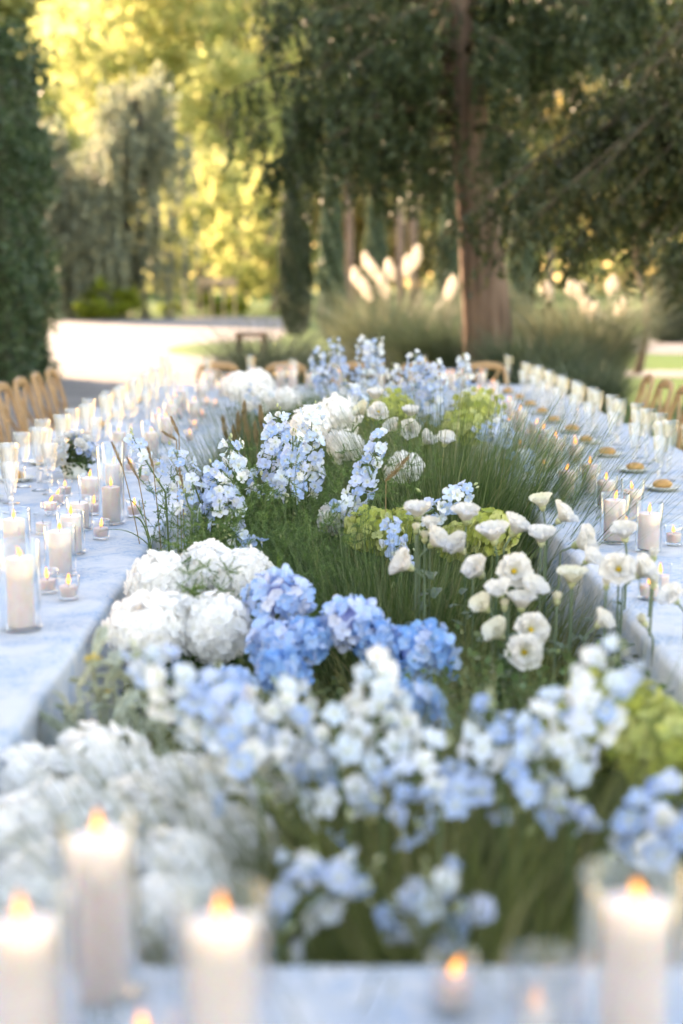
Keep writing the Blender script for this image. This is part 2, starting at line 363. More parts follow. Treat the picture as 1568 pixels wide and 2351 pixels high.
# ------------------------------------------------------------------ trees and shrubs behind
def clump_cloud(centres, rad, per, g=rng, flat=1.0):
    C = np.repeat(np.asarray(centres, float), per, 0)
    o = g.normal(size=C.shape) * rad / 1.7; o[:, 2] *= flat
    return C + o
def trunk_mesh(P, rads, seg=14, rough=.06):
    V, F = tube(P, rads, seg)
    c = np.repeat(np.array([tuple(p) for p in P]), seg, 0)
    k = np.tile(np.arange(seg), len(P))
    d = V - c; V = c + d * (1 + rough * np.sin(k * 2.4)[:, None] + rng.normal(0, rough * .5, (len(V), 1)))
    return mesh('trunk', V, F, True)
def broadleaf(name, label, x, d, cz, rx, rz, nclump, per, ls, mat, bark='bark_grey', group=None, tr=.16, ry=None, crad=.22, cat='tree', extra=()):
    """a tree at world x, distance d: trunk and limbs to a crown of leaf clumps round height cz"""
    root = empty(name, (x, d, 0)); tag(root, label, cat, group)
    u = unit(nclump) * rng.uniform(.45, 1.0, (nclump, 1)) ** .6
    C = u * np.array([rx, ry or rx, rz]) + np.array([0, 0, cz])
    if len(extra): C = np.vstack([C, np.asarray(extra, float)])
    C = C[C[:, 2] > .25]
    P = clump_cloud(C, crad * (rx + rz) / 2, per, flat=.7)
    P = P[P[:, 2] > .05]
    V, F = cards(P, ls, ls * .6)
    ob('crown', mesh('crown', V, F), mat, root)
    top = cz + rz * .3
    pts = [Vector((.12 * math.sin(i * 1.3), .1 * math.cos(i * 1.7), top * i / 6)) for i in range(7)]
    ob('trunk', trunk_mesh(pts, [tr * (1.35 if i == 0 else 1 - .11 * i) for i in range(7)], 10), M[bark], root)
    lv = []
    for c in C[::max(1, len(C) // 10)][:10]:
        s = pts[random.randint(2, 5)]; c = Vector(c); lv.append(tube(bez(s, (s + c) / 2 + Vector((0, 0, .3)), c, 5), [tr * .4, tr * .33, tr * .26, tr * .2, tr * .13, tr * .07], 6))
    V, F = join(*lv); ob('limbs', mesh('limbs', V, F, True), M[bark], root)
    return root
# the far wood: one mass behind everything
nW = 60000
wx = rng.uniform(-120, 120, nW); wy = rng.uniform(228, 252, nW); wh = 58 + 5 * np.sin(wx * .13) + 4 * np.sin(wx * .41 + 1)
wz = rng.uniform(0, 1, nW) ** .8 * wh
cl = np.sin(wx * .55 + wz * .3) + np.sin(wz * .62 - wx * .21) + rng.normal(0, .5, nW)
k = cl > -3
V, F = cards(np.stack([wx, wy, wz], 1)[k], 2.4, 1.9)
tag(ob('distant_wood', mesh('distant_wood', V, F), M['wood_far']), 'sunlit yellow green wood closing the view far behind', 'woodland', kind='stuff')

def wx_at(px, d): return at(px, 652, d).x
def z_at(py, d): return at(765, py, d).z
gt = 'sunlit golden trees beyond the gravel'
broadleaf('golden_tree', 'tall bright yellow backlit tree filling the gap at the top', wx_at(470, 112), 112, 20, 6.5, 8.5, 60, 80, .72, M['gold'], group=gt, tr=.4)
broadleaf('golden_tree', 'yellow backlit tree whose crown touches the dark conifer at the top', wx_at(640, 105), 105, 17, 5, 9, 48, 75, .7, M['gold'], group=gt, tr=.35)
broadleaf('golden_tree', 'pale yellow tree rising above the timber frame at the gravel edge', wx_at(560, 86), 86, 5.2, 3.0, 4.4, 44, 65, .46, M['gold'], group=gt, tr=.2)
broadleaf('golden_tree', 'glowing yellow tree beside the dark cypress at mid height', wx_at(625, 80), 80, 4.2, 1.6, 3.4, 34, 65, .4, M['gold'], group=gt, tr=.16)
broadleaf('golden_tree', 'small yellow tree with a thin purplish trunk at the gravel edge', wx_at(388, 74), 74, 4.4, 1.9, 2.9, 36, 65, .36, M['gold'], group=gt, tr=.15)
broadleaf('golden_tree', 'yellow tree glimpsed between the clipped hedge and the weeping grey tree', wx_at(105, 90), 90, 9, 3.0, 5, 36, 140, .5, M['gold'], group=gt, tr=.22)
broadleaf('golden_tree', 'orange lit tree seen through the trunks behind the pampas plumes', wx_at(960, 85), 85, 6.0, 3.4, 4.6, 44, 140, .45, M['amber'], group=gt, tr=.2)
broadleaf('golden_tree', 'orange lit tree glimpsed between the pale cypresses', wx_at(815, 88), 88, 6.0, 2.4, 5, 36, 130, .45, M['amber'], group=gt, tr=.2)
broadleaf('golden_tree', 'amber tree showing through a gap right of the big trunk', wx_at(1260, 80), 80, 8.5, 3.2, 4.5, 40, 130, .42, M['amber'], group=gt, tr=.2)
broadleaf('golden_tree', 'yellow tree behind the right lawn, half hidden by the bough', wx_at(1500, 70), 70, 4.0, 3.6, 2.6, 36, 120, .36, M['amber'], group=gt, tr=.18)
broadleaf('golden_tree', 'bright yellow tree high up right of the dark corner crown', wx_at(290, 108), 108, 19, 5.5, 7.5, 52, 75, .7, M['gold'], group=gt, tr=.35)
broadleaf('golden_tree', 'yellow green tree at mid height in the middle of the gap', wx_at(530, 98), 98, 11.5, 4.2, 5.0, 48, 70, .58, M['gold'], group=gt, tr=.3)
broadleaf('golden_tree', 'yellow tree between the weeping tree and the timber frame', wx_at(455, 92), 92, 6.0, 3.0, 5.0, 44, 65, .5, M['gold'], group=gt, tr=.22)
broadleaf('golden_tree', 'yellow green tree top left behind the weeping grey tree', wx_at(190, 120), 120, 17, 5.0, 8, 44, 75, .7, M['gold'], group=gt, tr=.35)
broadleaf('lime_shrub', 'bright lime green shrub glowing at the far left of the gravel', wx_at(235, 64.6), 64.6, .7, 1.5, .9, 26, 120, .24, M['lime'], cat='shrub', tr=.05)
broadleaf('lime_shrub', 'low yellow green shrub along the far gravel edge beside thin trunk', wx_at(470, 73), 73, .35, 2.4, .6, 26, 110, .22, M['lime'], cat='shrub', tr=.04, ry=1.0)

def weeper(name, label, x, d, H, rad, n, strand, per, ls, mat, lean=0.0):
    root = empty(name, (x, d, 0)); tag(root, label, 'tree')
    pts = [Vector((lean * (i / 7) ** 2, .1 * math.sin(i), H * .92 * i / 7)) for i in range(8)]
    ob('trunk', trunk_mesh(pts, [.3 - .032 * i for i in range(8)], 10), M['bark_grey'], root)
    L, cp = [], []
    for i in range(n):
        h = H * random.uniform(.18, 1.0); a = random.uniform(0, 2 * math.pi)
        r = rad * (1.1 - .85 * (h / H) ** 5) * random.uniform(.6, 1.05)
        s = Vector((lean * (h / H) ** 2, 0, h * .9)); e = Vector((s.x + r * math.cos(a), r * math.sin(a), h - random.uniform(.2, 1.0)))
        path = bez(s, (s + e) / 2 + Vector((0, 0, .7)), e, 6); L.append(tube(path, [.06, .05, .045, .035, .028, .02, .01], 5))
        for j in range(strand):
            p = path[random.randint(2, 6)] + Vector(rng.normal(0, .4, 3)); ln = random.uniform(.8, 3.0)
            for q in range(per):
                t = q / per; cp.append((p.x + random.gauss(0, .05), p.y + random.gauss(0, .05), max(.1, p.z - ln * t)))
    V, F = join(*L); ob('limbs', mesh('limbs', V, F, True), M['bark_grey'], root)
    V, F = cards(cp, ls, ls * .5, axis=(0, 0, -1.2)); ob('crown', mesh('crown', V, F), mat, root)
    return root
weeper('weeping_tree', 'large grey green weeping tree with drooping boughs behind the gravel', wx_at(235, 68.5), 68.5, 11.6, 3.2, 100, 12, 11, .42, M['cedar'], 2.6)
weeper('weeping_tree', 'second grey green weeping tree, nearer the clipped hedge at left', wx_at(140, 67), 67, 9.4, 2.6, 70, 12, 11, .42, M['cedar'], -1.0)

def cypress(name, label, px, d, top, w, mat, n=5200, group='columnar cypresses'):
    root = empty(name, (wx_at(px, d), d, 0)); tag(root, label, 'tree', group)
    H = z_at(top, d); t = rng.uniform(0.02, 1, n); a = rng.uniform(0, 2 * math.pi, n)
    r = w * np.minimum(1, 1.15 * (1 - t) ** .55) * np.minimum(1, .55 + t * 3) * (.84 + .16 * np.sin(a * 5 + t * 30)) * rng.uniform(.72, 1.03, n)
    C = np.stack([r * np.cos(a), r * np.sin(a), t * H], 1)
    V, F = cards(C, .2, .11, axis=(0, 0, 1.3)); ob('crown', mesh('crown', V, F), mat, root)
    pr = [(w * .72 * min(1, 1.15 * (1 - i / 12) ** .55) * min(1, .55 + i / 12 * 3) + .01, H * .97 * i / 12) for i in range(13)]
    V, F = lathe(pr, 10); ob('trunk', mesh('trunk', V, F, True), M['core'], root)  # solid dark core filling the crown, shaped like it
    return root
cypress('cypress', 'dark broad cypress beside the glowing yellow tree', 678, 46, 250, .62, M['cypress_dark'], 7500)
cypress('cypress', 'slender pale green cypress with a pointed tip left of the plumes', 760, 42, 338, .46, M['cypress'])
cypress('cypress', 'pale green cypress standing directly behind the pampas plumes', 862, 45, 395, .48, M['cypress'])
cypress('cypress', 'grey green cypress just left of the big trunk', 1028, 48, 350, .45, M['cypress'])
cypress('cypress', 'grey green cypress seen just right of the big trunk', 1195, 50, 300, .6, M['cypress'])
cypress('cypress', 'dark cypress far right under the drooping bough', 1545, 40, 560, .8, M['cypress_dark'], 5000)
for px, d, lab in ((915, 60, 'reddish bare trunk right of the pale cypress behind plumes'), (800, 66, 'thin grey trunk between the two pale cypresses'), (945, 70, 'thin pale grey trunk amid the orange lit leaves')):
    root = empty('slender_pine', (wx_at(px, d), d, 0)); tag(root, lab, 'tree', 'slender pine trunks')
    pts = [Vector((.08 * math.sin(i), 0, 1.75 * i)) for i in range(9)]
    ob('trunk', trunk_mesh(pts, [.2 - .012 * i for i in range(9)], 9), M['bark'], root)
    C = rng.normal(size=(30, 3)) * np.array([1.3, 1.3, 1.6]) + np.array([0, 0, 12.5]); P = clump_cloud(C, .7, 60)
    V, F = cards(P, .3, .15); ob('crown', mesh('crown', V, F), M['cypress_dark'], root)

# clipped hedge on the left
hr = empty('clipped_hedge', (-6.45, 23.6, 0)); tag(hr, 'tall clipped dark green hedge at the left edge behind the chairs', 'hedge')
hx, hy, hz = 1.52, 1.7, 5.35
nH = 34000
q = rng.uniform(-1, 1, (nH, 3)); ax = rng.integers(0, 3, nH); sg = rng.choice([-1, 1], nH)
fr = rng.random(nH); ax = np.where(fr < .42, 1, np.where(fr < .84, 0, 2)); q[np.arange(nH), ax] = sg
rr = np.maximum(0, np.abs(q[:, :2]) - .78) / .22; rl = np.maximum(1, np.linalg.norm(rr, axis=1)); q[:, :2] = np.sign(q[:, :2]) * (np.minimum(np.abs(q[:, :2]), .78) + .22 * rr / rl[:, None])
lump = .07 * np.sin(q[:, 2] * 9 + q[:, 0] * 5) + .06 * np.sin(q[:, 1] * 7 + q[:, 2] * 17) + rng.normal(0, .06, nH)
tpr = 1 - .06 * (q[:, 2] + 1) / 2
C = np.stack([q[:, 0] * hx * (1 + lump) * tpr, q[:, 1] * hy * (1 + lump) * tpr, (q[:, 2] * (1 + lump * .5) + 1) * hz / 2], 1); C = C[C[:, 2] > .02]
V, F = cards(C, .11, .07); ob('leaves', mesh('leaves', V, F), M['hedge'], hr)['kind'] = 'stuff'
V, F = box(-hx * .93, hx * .93, -hy * .93, hy * .93, .0, hz * .97); ob('dark_core', mesh('dark_core', V, F), M['core'], hr)  # solid dark box behind the leaf surface

# tall dense trees on the left; past the first crown they are unseen, placed to shade the tables
shade = None
for i, (x, y, s, lab) in enumerate([(-9.0, 25.8, .9, 'dark green tree crown filling the top left corner above the hedge'), (-10.6, 21.6, 1.05, 'second tall dense tree left of the hedge, unseen, placed to shade the tables'), (-11.2, 16.6, 1.0, 'third tall dense tree at the left, unseen, placed to shade the tables'), (-10.8, 11.4, 1.05, 'fourth tall dense tree at the left, unseen, placed to shade the tables'), (-11.0, 6.2, 1.0, 'fifth tall dense tree at the left, nearest the camera, unseen, placed for shade')]):
    if shade is None:
        shade = broadleaf('shade_tree', lab, x, y, 7.3, 3.5, 5.2, 110, 120, .3, M['conifer'], 'bark', 'tall trees along the left', .3, crad=.3)
        V, F = lathe([(.02, 2.9), (1.9, 4.2), (2.5, 7), (2.1, 10), (.9, 11.6), (.02, 12)], 12); ob('dark_core', mesh('dark_core', V, F, True), M['core'], shade)  # solid dark core inside the crown
        root = shade
    else:
        root = empty('shade_tree', (x, y, 0), i * 1.3); tag(root, lab, 'tree', 'tall trees along the left')
        for ch in list(shade.children): c = ch.copy(); col.objects.link(c); c.parent = root
    root.scale = (s, s, s)

# conifers on the right
def conifer(name, label, trunk, rads, tips, starts, per_limb, spray, mat, ls, hang=(.35, 1.1), dens=13):
    base = Vector(trunk[0]); root = empty(name, base); tag(root, label, 'tree')
    tp = [Vector(p) - base for p in trunk]
    ob('trunk', trunk_mesh(tp, rads, 18, .07), M['bark'], root)
    cp, L = [], []
    for tip, st in zip(tips, starts):
        e = Vector(tip) - base; s = Vector(st) - base
        mid = (s + e) / 2 + Vector((0, 0, .18 * (e - s).length))
        path = bez(s, mid, e, 9); r0 = .055
        L.append(tube(path, [r0 * (1 - i / 10.5) for i in range(10)], 6))
        for j in range(per_limb):
            t = .28 + .72 * random.random() ** .8; i = min(8, int(t * 9)); f = t * 9 - i
            p = path[i] * (1 - f) + path[i + 1] * f
            side = Vector(rng.normal(0, 1, 3)); side.z *= .25; p = p + side.normalized() * random.uniform(0, spray) * (1.15 - t * .8)
            ln = random.uniform(*hang) * (1.1 - .6 * t)
            dx, dy = random.gauss(0, .12), random.gauss(0, .12)
            for q_ in range(dens):
                w = q_ / dens; cp.append((p.x + dx * w + random.gauss(0, .025), p.y + dy * w + random.gauss(0, .025), p.z - ln * w))
    V, F = join(*L); ob('limbs', mesh('limbs', V, F, True), M['twig'], root)
    V, F = cards(cp, ls, ls * .34, axis=(0, 0, -1.0)); ob('crown', mesh('crown', V, F), mat, root)
    return root
TD = 19.0
tb = [at(1122, 852, TD), at(1118, 760, TD), at(1110, 640, TD), at(1097, 500, TD), at(1082, 330, TD), at(1062, 150, TD), at(1048, 0, TD)]
tb[0].z = 0.0
up = (tb[-1] - tb[-2]); tb += [tb[-1] + up * 1.5, tb[-1] + up * 3.5, tb[-1] + up * 6]
trad = [.335, .32, .30, .275, .26, .245, .23, .21, .15, .05]
def tpoint(z):
    for a, b in zip(tb, tb[1:]):
        if a.z <= z <= b.z: return a + (b - a) * ((z - a.z) / (b.z - a.z))
    return tb[-1]
tips = [(505, 225, 18), (560, 310, 17.5), (615, 380, 18.5), (690, 395, 20.5), (630, 20, 18), (600, 90, 20), (655, 200, 17), (745, 330, 17), (840, 375, 18), (900, 385, 21.5), (960, 400, 20), 
        (800, 150, 16.5), (700, 60, 17), (900, 60, 17), (1180, 330, 17.5), (1250, 250, 20), (1180, 120, 17), (1300, 100, 18), (1420, 40, 17), (1500, 100, 18), (1350, 220, 19.5), (1460, 180, 20),
        (760, 240, 20), (880, 230, 18), (940, 200, 21), (820, 300, 21.5), (700, 280, 19), (780, 0, 19), (1200, 0, 18), (1350, 0, 19), (860, 130, 20), (1480, 10, 18), (1560, 20, 17.5), (1420, 90, 20), (1540, 80, 20), (1330, 40, 17), (1500, -60, 18.5), (1400, -60, 18)]
tw = [at(*t) for t in tips]
st = [tpoint(min(8.5, p.z + .25 + .12 * abs(p.x - 1.9))) for p in tw]
for i in range(34):
    a = i * 2.4; h = 6.0 + i * .17; r = 3.6 - i * .075; b = tpoint(h)
    tw.append(Vector((b.x + r * math.cos(a), b.y + r * math.sin(a), h - .6))); st.append(tpoint(h))
conifer('conifer_tree', 'big dark conifer with a thick reddish brown trunk behind the far table', tb, trad, tw, st, 34, .5, M['conifer'], .15, (.5, 1.6), 17)
b2 = [Vector((5.9, 15.0, 0)), Vector((5.85, 15, 2)), Vector((5.8, 15, 4)), Vector((5.8, 15.1, 6)), Vector((5.9, 15.1, 8.5)), Vector((5.9, 15.1, 11))]
tips2 = [(985, 572, 14.2), (1060, 560, 14.3), (1130, 600, 13.6), (1180, 480, 14.8), (1200, 530, 13.2), (1250, 615, 14), (1320, 580, 13.5), (1400, 600, 14), (1480, 610, 13), (1550, 640, 14), (1568, 520, 13.5), (1350, 420, 13), (1450, 380, 13.6), (1270, 390, 15.5), (1530, 290, 13), (1420, 270, 14.8), (1230, 440, 15), (1300, 500, 14.2), (1400, 480, 13.2), (1500, 450, 14.6), (1150, 560, 15), (1560, 400, 13), (1480, 540, 15.2), (1380, 330, 15), (1560, 180, 14), (1500, 120, 15), (1450, 210, 13.2), (1560, 60, 14.5), (1340, 260, 14)]
tw2 = [at(*t) for t in tips2]
st2 = [Vector((5.8, 15, min(10, p.z + .9 + .32 * (5.8 - p.x)))) for p in tw2]
for i in range(16):
    a = i * 2.4; h = 6.5 + i * .25; r = 2.6 - i * .1
    tw2.append(Vector((5.8 + r * math.cos(a), 15 + r * math.sin(a), h - .5))); st2.append(Vector((5.8, 15, h)))
conifer('drooping_conifer', 'dark olive conifer reaching in from the right with long drooping boughs', b2, [.3, .26, .24, .2, .14, .05], tw2, st2, 62, .5, M['bough'], .11, (.25, .8), 12)
# thin tree on the right lawn
broadleaf('lawn_tree', 'thin dark trunked tree on the right lawn before the pale path', at(1466, 862, 26).x, 26, 3.4, 1.2, 1.1, 26, 90, .16, M['bough'], 'bark', tr=.07)

# pampas and grasses behind the far table
def pampas(label, x, y, n, H, spread, plumes, name='pampas_grass', mat='pampas_leaf', plen=.33, w=.012):
    root = empty(name, (x, y, 0)); tag(root, label, 'grass', 'ornamental grasses behind the far table')
    a = rng.uniform(0, 2 * math.pi, n); r = spread * .35 * np.sqrt(rng.random(n))
    B = np.stack([r * np.cos(a), r * np.sin(a), np.zeros(n)], 1)
    V, F = blades(B, a + rng.normal(0, .5, n), H * rng.uniform(.65, 1.25, n), rng.uniform(.05, .5, n), rng.uniform(.6, 2.0, n), w, 7)
    ob('blades', mesh('blades', V, F), M[mat], root)['kind'] = 'stuff'
    for (p, tl) in plumes:
        p = Vector(p) - Vector((x, y, 0)); s = Vector((p.x * .35, p.y * .35, .3)); tilt = Vector((tl, 0, 1)).normalized()
        b0 = p - tilt * plen / 2; tip = p + tilt * plen / 2
        V, F = tube(bez(s, (s + b0) / 2 + Vector((0, 0, .3)), b0, 5), .006, 5)
        st_ = ob('stalk', mesh('stalk', V, F, True), M['dry_grass'], root)
        n2 = 300; t = rng.random(n2); rad = .09 * np.sin(np.pi * np.clip(t * .93 + .05, 0, 1)) ** .7
        aa = rng.uniform(0, 2 * math.pi, n2); q2 = rad * np.sqrt(rng.random(n2))
        C = np.array(b0)[None] + np.array(tip - b0)[None] * t[:, None] + np.stack([q2 * np.cos(aa), q2 * np.sin(aa), np.zeros(n2)], 1)
        V, F = cards(C, .11, .010, axis=tuple(tilt * 1.0), spread=1.1); ob('plume', mesh('plume', V, F), M['plume'], root)
    return root
pl = lambda L: [(at(x, y, d), t) for x, y, d, t in L]
pampas('pampas grass with brilliant sunlit cream plumes left of the big trunk', at(900, 700, 22).x, 22, 2600, 1.7, 1.5, pl([(845, 605, 22.3, -.35), (820, 640, 22.2, -.3), (865, 630, 22.5, -.45), (895, 620, 22.4, -.2), (955, 590, 22.6, .12), (935, 610, 22.3, .05), (840, 665, 21.8, -.3), (880, 660, 21.9, -.2)]))
pampas('green leafy pampas mound crowding the left of the big trunk', at(1010, 740, 20.3).x, 20.6, 2400, 1.45, 1.3, pl([(1035, 660, 20.6, .2)]), mat='cypress')
pampas('pampas grass with pale plumes right of the big trunk', at(1330, 760, 19.5).x, 19.5, 2600, 1.75, 1.3, pl([(1255, 668, 19.6, -.2), (1312, 660, 19.8, .0), (1335, 670, 19.6, .05), (1405, 655, 19.7, .12), (1365, 715, 19.2, .1), (1425, 705, 19.4, .2), (1345, 700, 19.4, .0)]), plen=.22)
pampas('dark green grass mound right of the trunk without plumes', at(1215, 800, 18).x, 17.6, 2200, 1.15, 1.2, [], mat='cypress')
pampas('low dark green grass sloping beside the right glasses', at(1310, 860, 16.2).x, 16.0, 2200, .85, 1.2, [], name='grass_mound', mat='cypress')
pampas('beige feathery grass right of the dark wooden stand', at(745, 800, 17).x, 17.2, 2200, 1.0, 1.3, [], name='feather_grass', mat='dry_grass', w=.01)
pampas('blue grey grass tuft beside the dark wooden stand', at(618, 800, 15.4).x, 15.4, 2600, 1.25, .55, [], name='blue_grass', mat='pampas_leaf', w=.01)
# dark red stand with flowers
sp = at(578, 835, 16.2); root = empty('wooden_stand', (sp.x, 16.2, 0)); tag(root, 'dark red wooden stand beyond the far left corner of the tables', 'stand')
V, F = box(-.17, .17, -.17, .17, 1.04, 1.08); ob('top', mesh('top', V, F), M['dark_wood'], root)
V, F = box(-.025, .025, -.025, .025, 0, 1.04); lm = mesh('leg', V, F)
for x in (-.14, .14):
    for y in (-.14, .14): ob('leg', lm, M['dark_wood'], root, (x, y, 0))
for z in (.35, .7):
    V, F = box(-.115, .115, -.012, .012, z - .02, z + .02); ob('rail', mesh('rail', V, F), M['dark_wood'], root, (0, -.14, 0))
# pale timber frame at the far edge of the gravel
fp = at(500, 722, 72); root = empty('timber_frame', (fp.x, 72, 0)); tag(root, 'pale timber frame with a flat beam at the far gravel edge', 'frame')
V, F = box(-.95, .95, -.25, .25, 1.55, 1.9); ob('beam', mesh('beam', V, F), M['pale_wood'], root)
for x in (-1.6, -.85, -.3, .3, .85):
    V, F = box(-.05, .05, -.05, .05, 0, 1.6); ob('post', mesh('post', V, F), M['pale_wood'], root, (x, 0, 0))

# ------------------------------------------------------------------ tables and cloths
TZ, XL0, XL1, XR0, XR1, YN0, YN1, YF0, YF1 = .74, -1.72, -.63, .79, 1.88, .72, 1.757, 11.6, 12.6
def table(label, x0, x1, y0, y1):
    cx, cy_ = (x0 + x1) / 2, (y0 + y1) / 2
    root = empty('long_table', (cx, cy_, 0)); tag(root, label, 'table', 'tables set in a rectangle')
    V, F = box(x0 - cx + .012, x1 - cx - .012, y0 - cy_ + .012, y1 - cy_ - .012, TZ - .045, TZ - .012); ob('tabletop', mesh('tabletop', V, F), M['oak'], root)
    V, F = box(-.03, .03, -.03, .03, .0, TZ - .045); lm = mesh('leg', V, F)
    for sx in (x0 + .12, x1 - .12):
        for sy in (y0 + .12, y1 - .12): ob('leg', lm, M['oak'], root, (sx - cx, sy - cy_, 0))
def cloth(label, x0, x1, y0, y1, sides):
    """a cloth with a rounded edge; sides: which of x-, x+, y-, y+ hang down"""
    rd = .022; parts = []
    ax = [x0 + (rd if 'x-' in sides else 0), x1 - (rd if 'x+' in sides else 0)]; ay = [y0 + (rd if 'y-' in sides else 0), y1 - (rd if 'y+' in sides else 0)]
    nx, ny = max(4, int((ax[1] - ax[0]) / .12)), max(4, int((ay[1] - ay[0]) / .12))
    V = [(ax[0] + (ax[1] - ax[0]) * i / nx, ay[0] + (ay[1] - ay[0]) * j / ny, TZ) for j in range(ny + 1) for i in range(nx + 1)]
    F = [(j * (nx + 1) + i, j * (nx + 1) + i + 1, (j + 1) * (nx + 1) + i + 1, (j + 1) * (nx + 1) + i) for j in range(ny) for i in range(nx)]
    parts.append((np.array(V), F))
    for s in sides:
        a0, a1 = (ay if s[0] == 'x' else ax); n = max(8, int((a1 - a0) / .025))
        ph = rng.uniform(0, 6, 4); V, F = [], []
        prof = [(rd * math.sin(R(w)), -rd * (1 - math.cos(R(w)))) for w in (0, 20, 40, 60, 80, 90)] + [(rd + .0, -rd - (TZ - .03 - rd) * q / 9) for q in range(1, 10)]
        for i in range(n + 1):
            t = a0 + (a1 - a0) * i / n
            fold = .5 * math.sin(t * 17 + ph[0] + 1.2 * math.sin(t * 3.1 + ph[1])) + .35 * math.sin(t * 39 + ph[2]) + .3 * math.sin(t * 7.3 + ph[3])
            for j, (o, z) in enumerate(prof):
                dn = max(0.0, -z - rd) / TZ; out = o + fold * .055 * dn ** .8 + .05 * dn
                if s == 'x-': V.append((ax[0] - out, t, TZ + z))
                elif s == 'x+': V.append((ax[1] + out, t, TZ + z))
                elif s == 'y-': V.append((t, ay[0] - out, TZ + z))
                else: V.append((t, ay[1] + out, TZ + z))
        m_ = len(prof)
        F = [(i * m_ + j, (i + 1) * m_ + j, (i + 1) * m_ + j + 1, i * m_ + j + 1) for i in range(n) for j in range(m_ - 1)]
        parts.append((np.array(V), F))
    V, F = join(*parts); me = mesh('tablecloth', V, F, True)
    o = ob('tablecloth', me, M['cloth']); tag(o, label, 'tablecloth', 'blue and white toile cloths')
for lab, a in (('long table on the left under the blue toile cloth', (XL0, XL1, YN1, YF0)), ('long table on the right under the blue toile cloth', (XR0, XR1, YN1, YF0)), ('cross table nearest the camera, holding the big blurred candles', (XL0, XR1, YN0, YN1)), ('cross table at the far end in front of the big trunk', (XL0, XR1, YF0, YF1))): table(lab, *a)
cloth('blue and white toile cloth hanging over the left long table', XL0, XL1, YN1 - .018, YF0 - .002, ('x-', 'x+'))
cloth('blue and white toile cloth on the right long table', XR0, XR1, YN1 - .018, YF0 - .002, ('x-', 'x+'))
cloth('blurred blue and white toile cloth across the bottom of the picture', XL0, XR1, YN0, YN1, ('y-', 'y+'))
cloth('white blue toile cloth on the far cross table', XL0, XR1, YF0, YF1, ('y-', 'y+'))

# ------------------------------------------------------------------ chairs
def chair_parts():
    P = {}
    hoop = [(-.205, .0, 0), (-.205, .015, .25), (-.20, .02, .46), (-.195, .05, .62), (-.19, .09, .76), (-.17, .115, .855), (-.12, .13, .893), (0, .135, .905), (.12, .13, .893), (.17, .115, .855), (.19, .09, .76), (.195, .05, .62), (.20, .02, .46), (.205, .015, .25), (.205, .0, 0)]
    P['back_frame'] = mesh('back_frame', *tube(hoop, .0175, 8), True)
    V, F = tube([(-.165, .118, .862), (-.08, .131, .872), (0, .134, .876), (.08, .131, .872), (.165, .118, .862)], .026, 8); V[:, 1] = .125 + (V[:, 1] - .125) * .6; P['top_rail'] = mesh('top_rail', V, F, True)
    P['cross_slat_a'] = mesh('cross_slat', *tube(bez((-.19, .03, .5), (.02, .09, .62), (.14, .125, .86), 8), .012, 6), True)
    P['cross_slat_b'] = mesh('cross_slat', *tube(bez((.19, .03, .5), (-.02, .075, .62), (-.14, .122, .86), 8), .012, 6), True)
    pr = []
    V, F = lathe([(.195, .44), (.215, .447), (.217, .462), (.205, .472)], 24); P['seat_rim'] = mesh('seat', V, F, True)
    V, F = lathe([(.19, .468), (.185, .476), (.02, .478)], 24); P['cane'] = mesh('cane_panel', V, F, True)
    P['leg'] = mesh('leg', *tube([(0, 0, .445), (0, -.01, .2), (0, -.02, 0)], [.018, .016, .013], 8), True)
    P['rail'] = mesh('stretcher', *tube([(-.18, 0, 0), (.18, 0, 0)], .009, 6), True)
    return P
CP = chair_parts()
def chair(label, x, y, rz, group):
    """rz = 0: sitter looks along -y"""
    root = empty('cross_back_chair', (x, y, 0), rz); tag(root, label, 'chair', group)
    for k_ in ('back_frame', 'top_rail', 'cross_slat_a', 'cross_slat_b'): ob(CP[k_].name.split('.')[0], CP[k_], M['oak'], root)
    s = ob('seat', CP['seat_rim'], M['oak'], root, (0, -.2, 0)); ob('cane_panel', CP['cane'], M['cane'], s)
    for sx in (-.17, .17): ob('leg', CP['leg'], M['oak'], root, (sx, -.36, 0))
    ob('stretcher', CP['rail'], M['oak'], root, (0, -.36, .2)); ob('stretcher', CP['rail'], M['oak'], root, (0, .005, .24))
for i, y in enumerate((12.1, 11.5, 10.9, 10.3, 9.7)): chair(f'light oak cross back chair, {ORD[i]} from the far end of the left table', -2.27, y, R(-90) + R(random.uniform(-3, 3)) + math.pi, 'chairs along the left table')
for i, y in enumerate((11.2, 10.6, 10.0, 9.4)): chair(f'light oak cross back chair, {ORD[i]} from the far end of the right table', 2.36, y, R(-90) + R(random.uniform(-3, 3)), 'chairs along the right table')
for i, px in enumerate((497, 655, 812, 965, 1118)): chair(f'oak chair behind the far cross table, {ORD[i]} from the left', wx_at(px, 12.95), 12.9, R(random.uniform(-3, 3)), 'chairs behind the far table')

# ------------------------------------------------------------------ candles and glasses
def flame_profile(h, r): return [(.0008, 0), (r * .62, h * .08), (r * .95, h * .22), (r, h * .34), (r * .85, h * .52), (r * .55, h * .72), (r * .25, h * .9), (.0006, h)]
fl = []
for v in range(4):                                             # four flame shapes, each leaning its own way
    h, r, b = ((.033, .0070, .005), (.028, .0074, -.008), (.036, .0066, .002), (.026, .0072, .010))[v]
    def bend(V, b=b, h=h): V = V.copy(); V[:, 0] += b * (V[:, 2] / h) ** 2; return V
    V, F = lathe(flame_profile(h, r), 10); V2, F2 = lathe(flame_profile(h * .84, r * .80), 7); V2[:, 2] += h * .06
    fl.append((mesh('flame', bend(V), F, True), mesh('flame_core', bend(V2), F2, True)))
WK = mesh('wick', *tube([(0, 0, -.002), (.0006, 0, .006), (.003, 0, .011)], .0011, 6), True)
waxcache, glcache = {}, {}
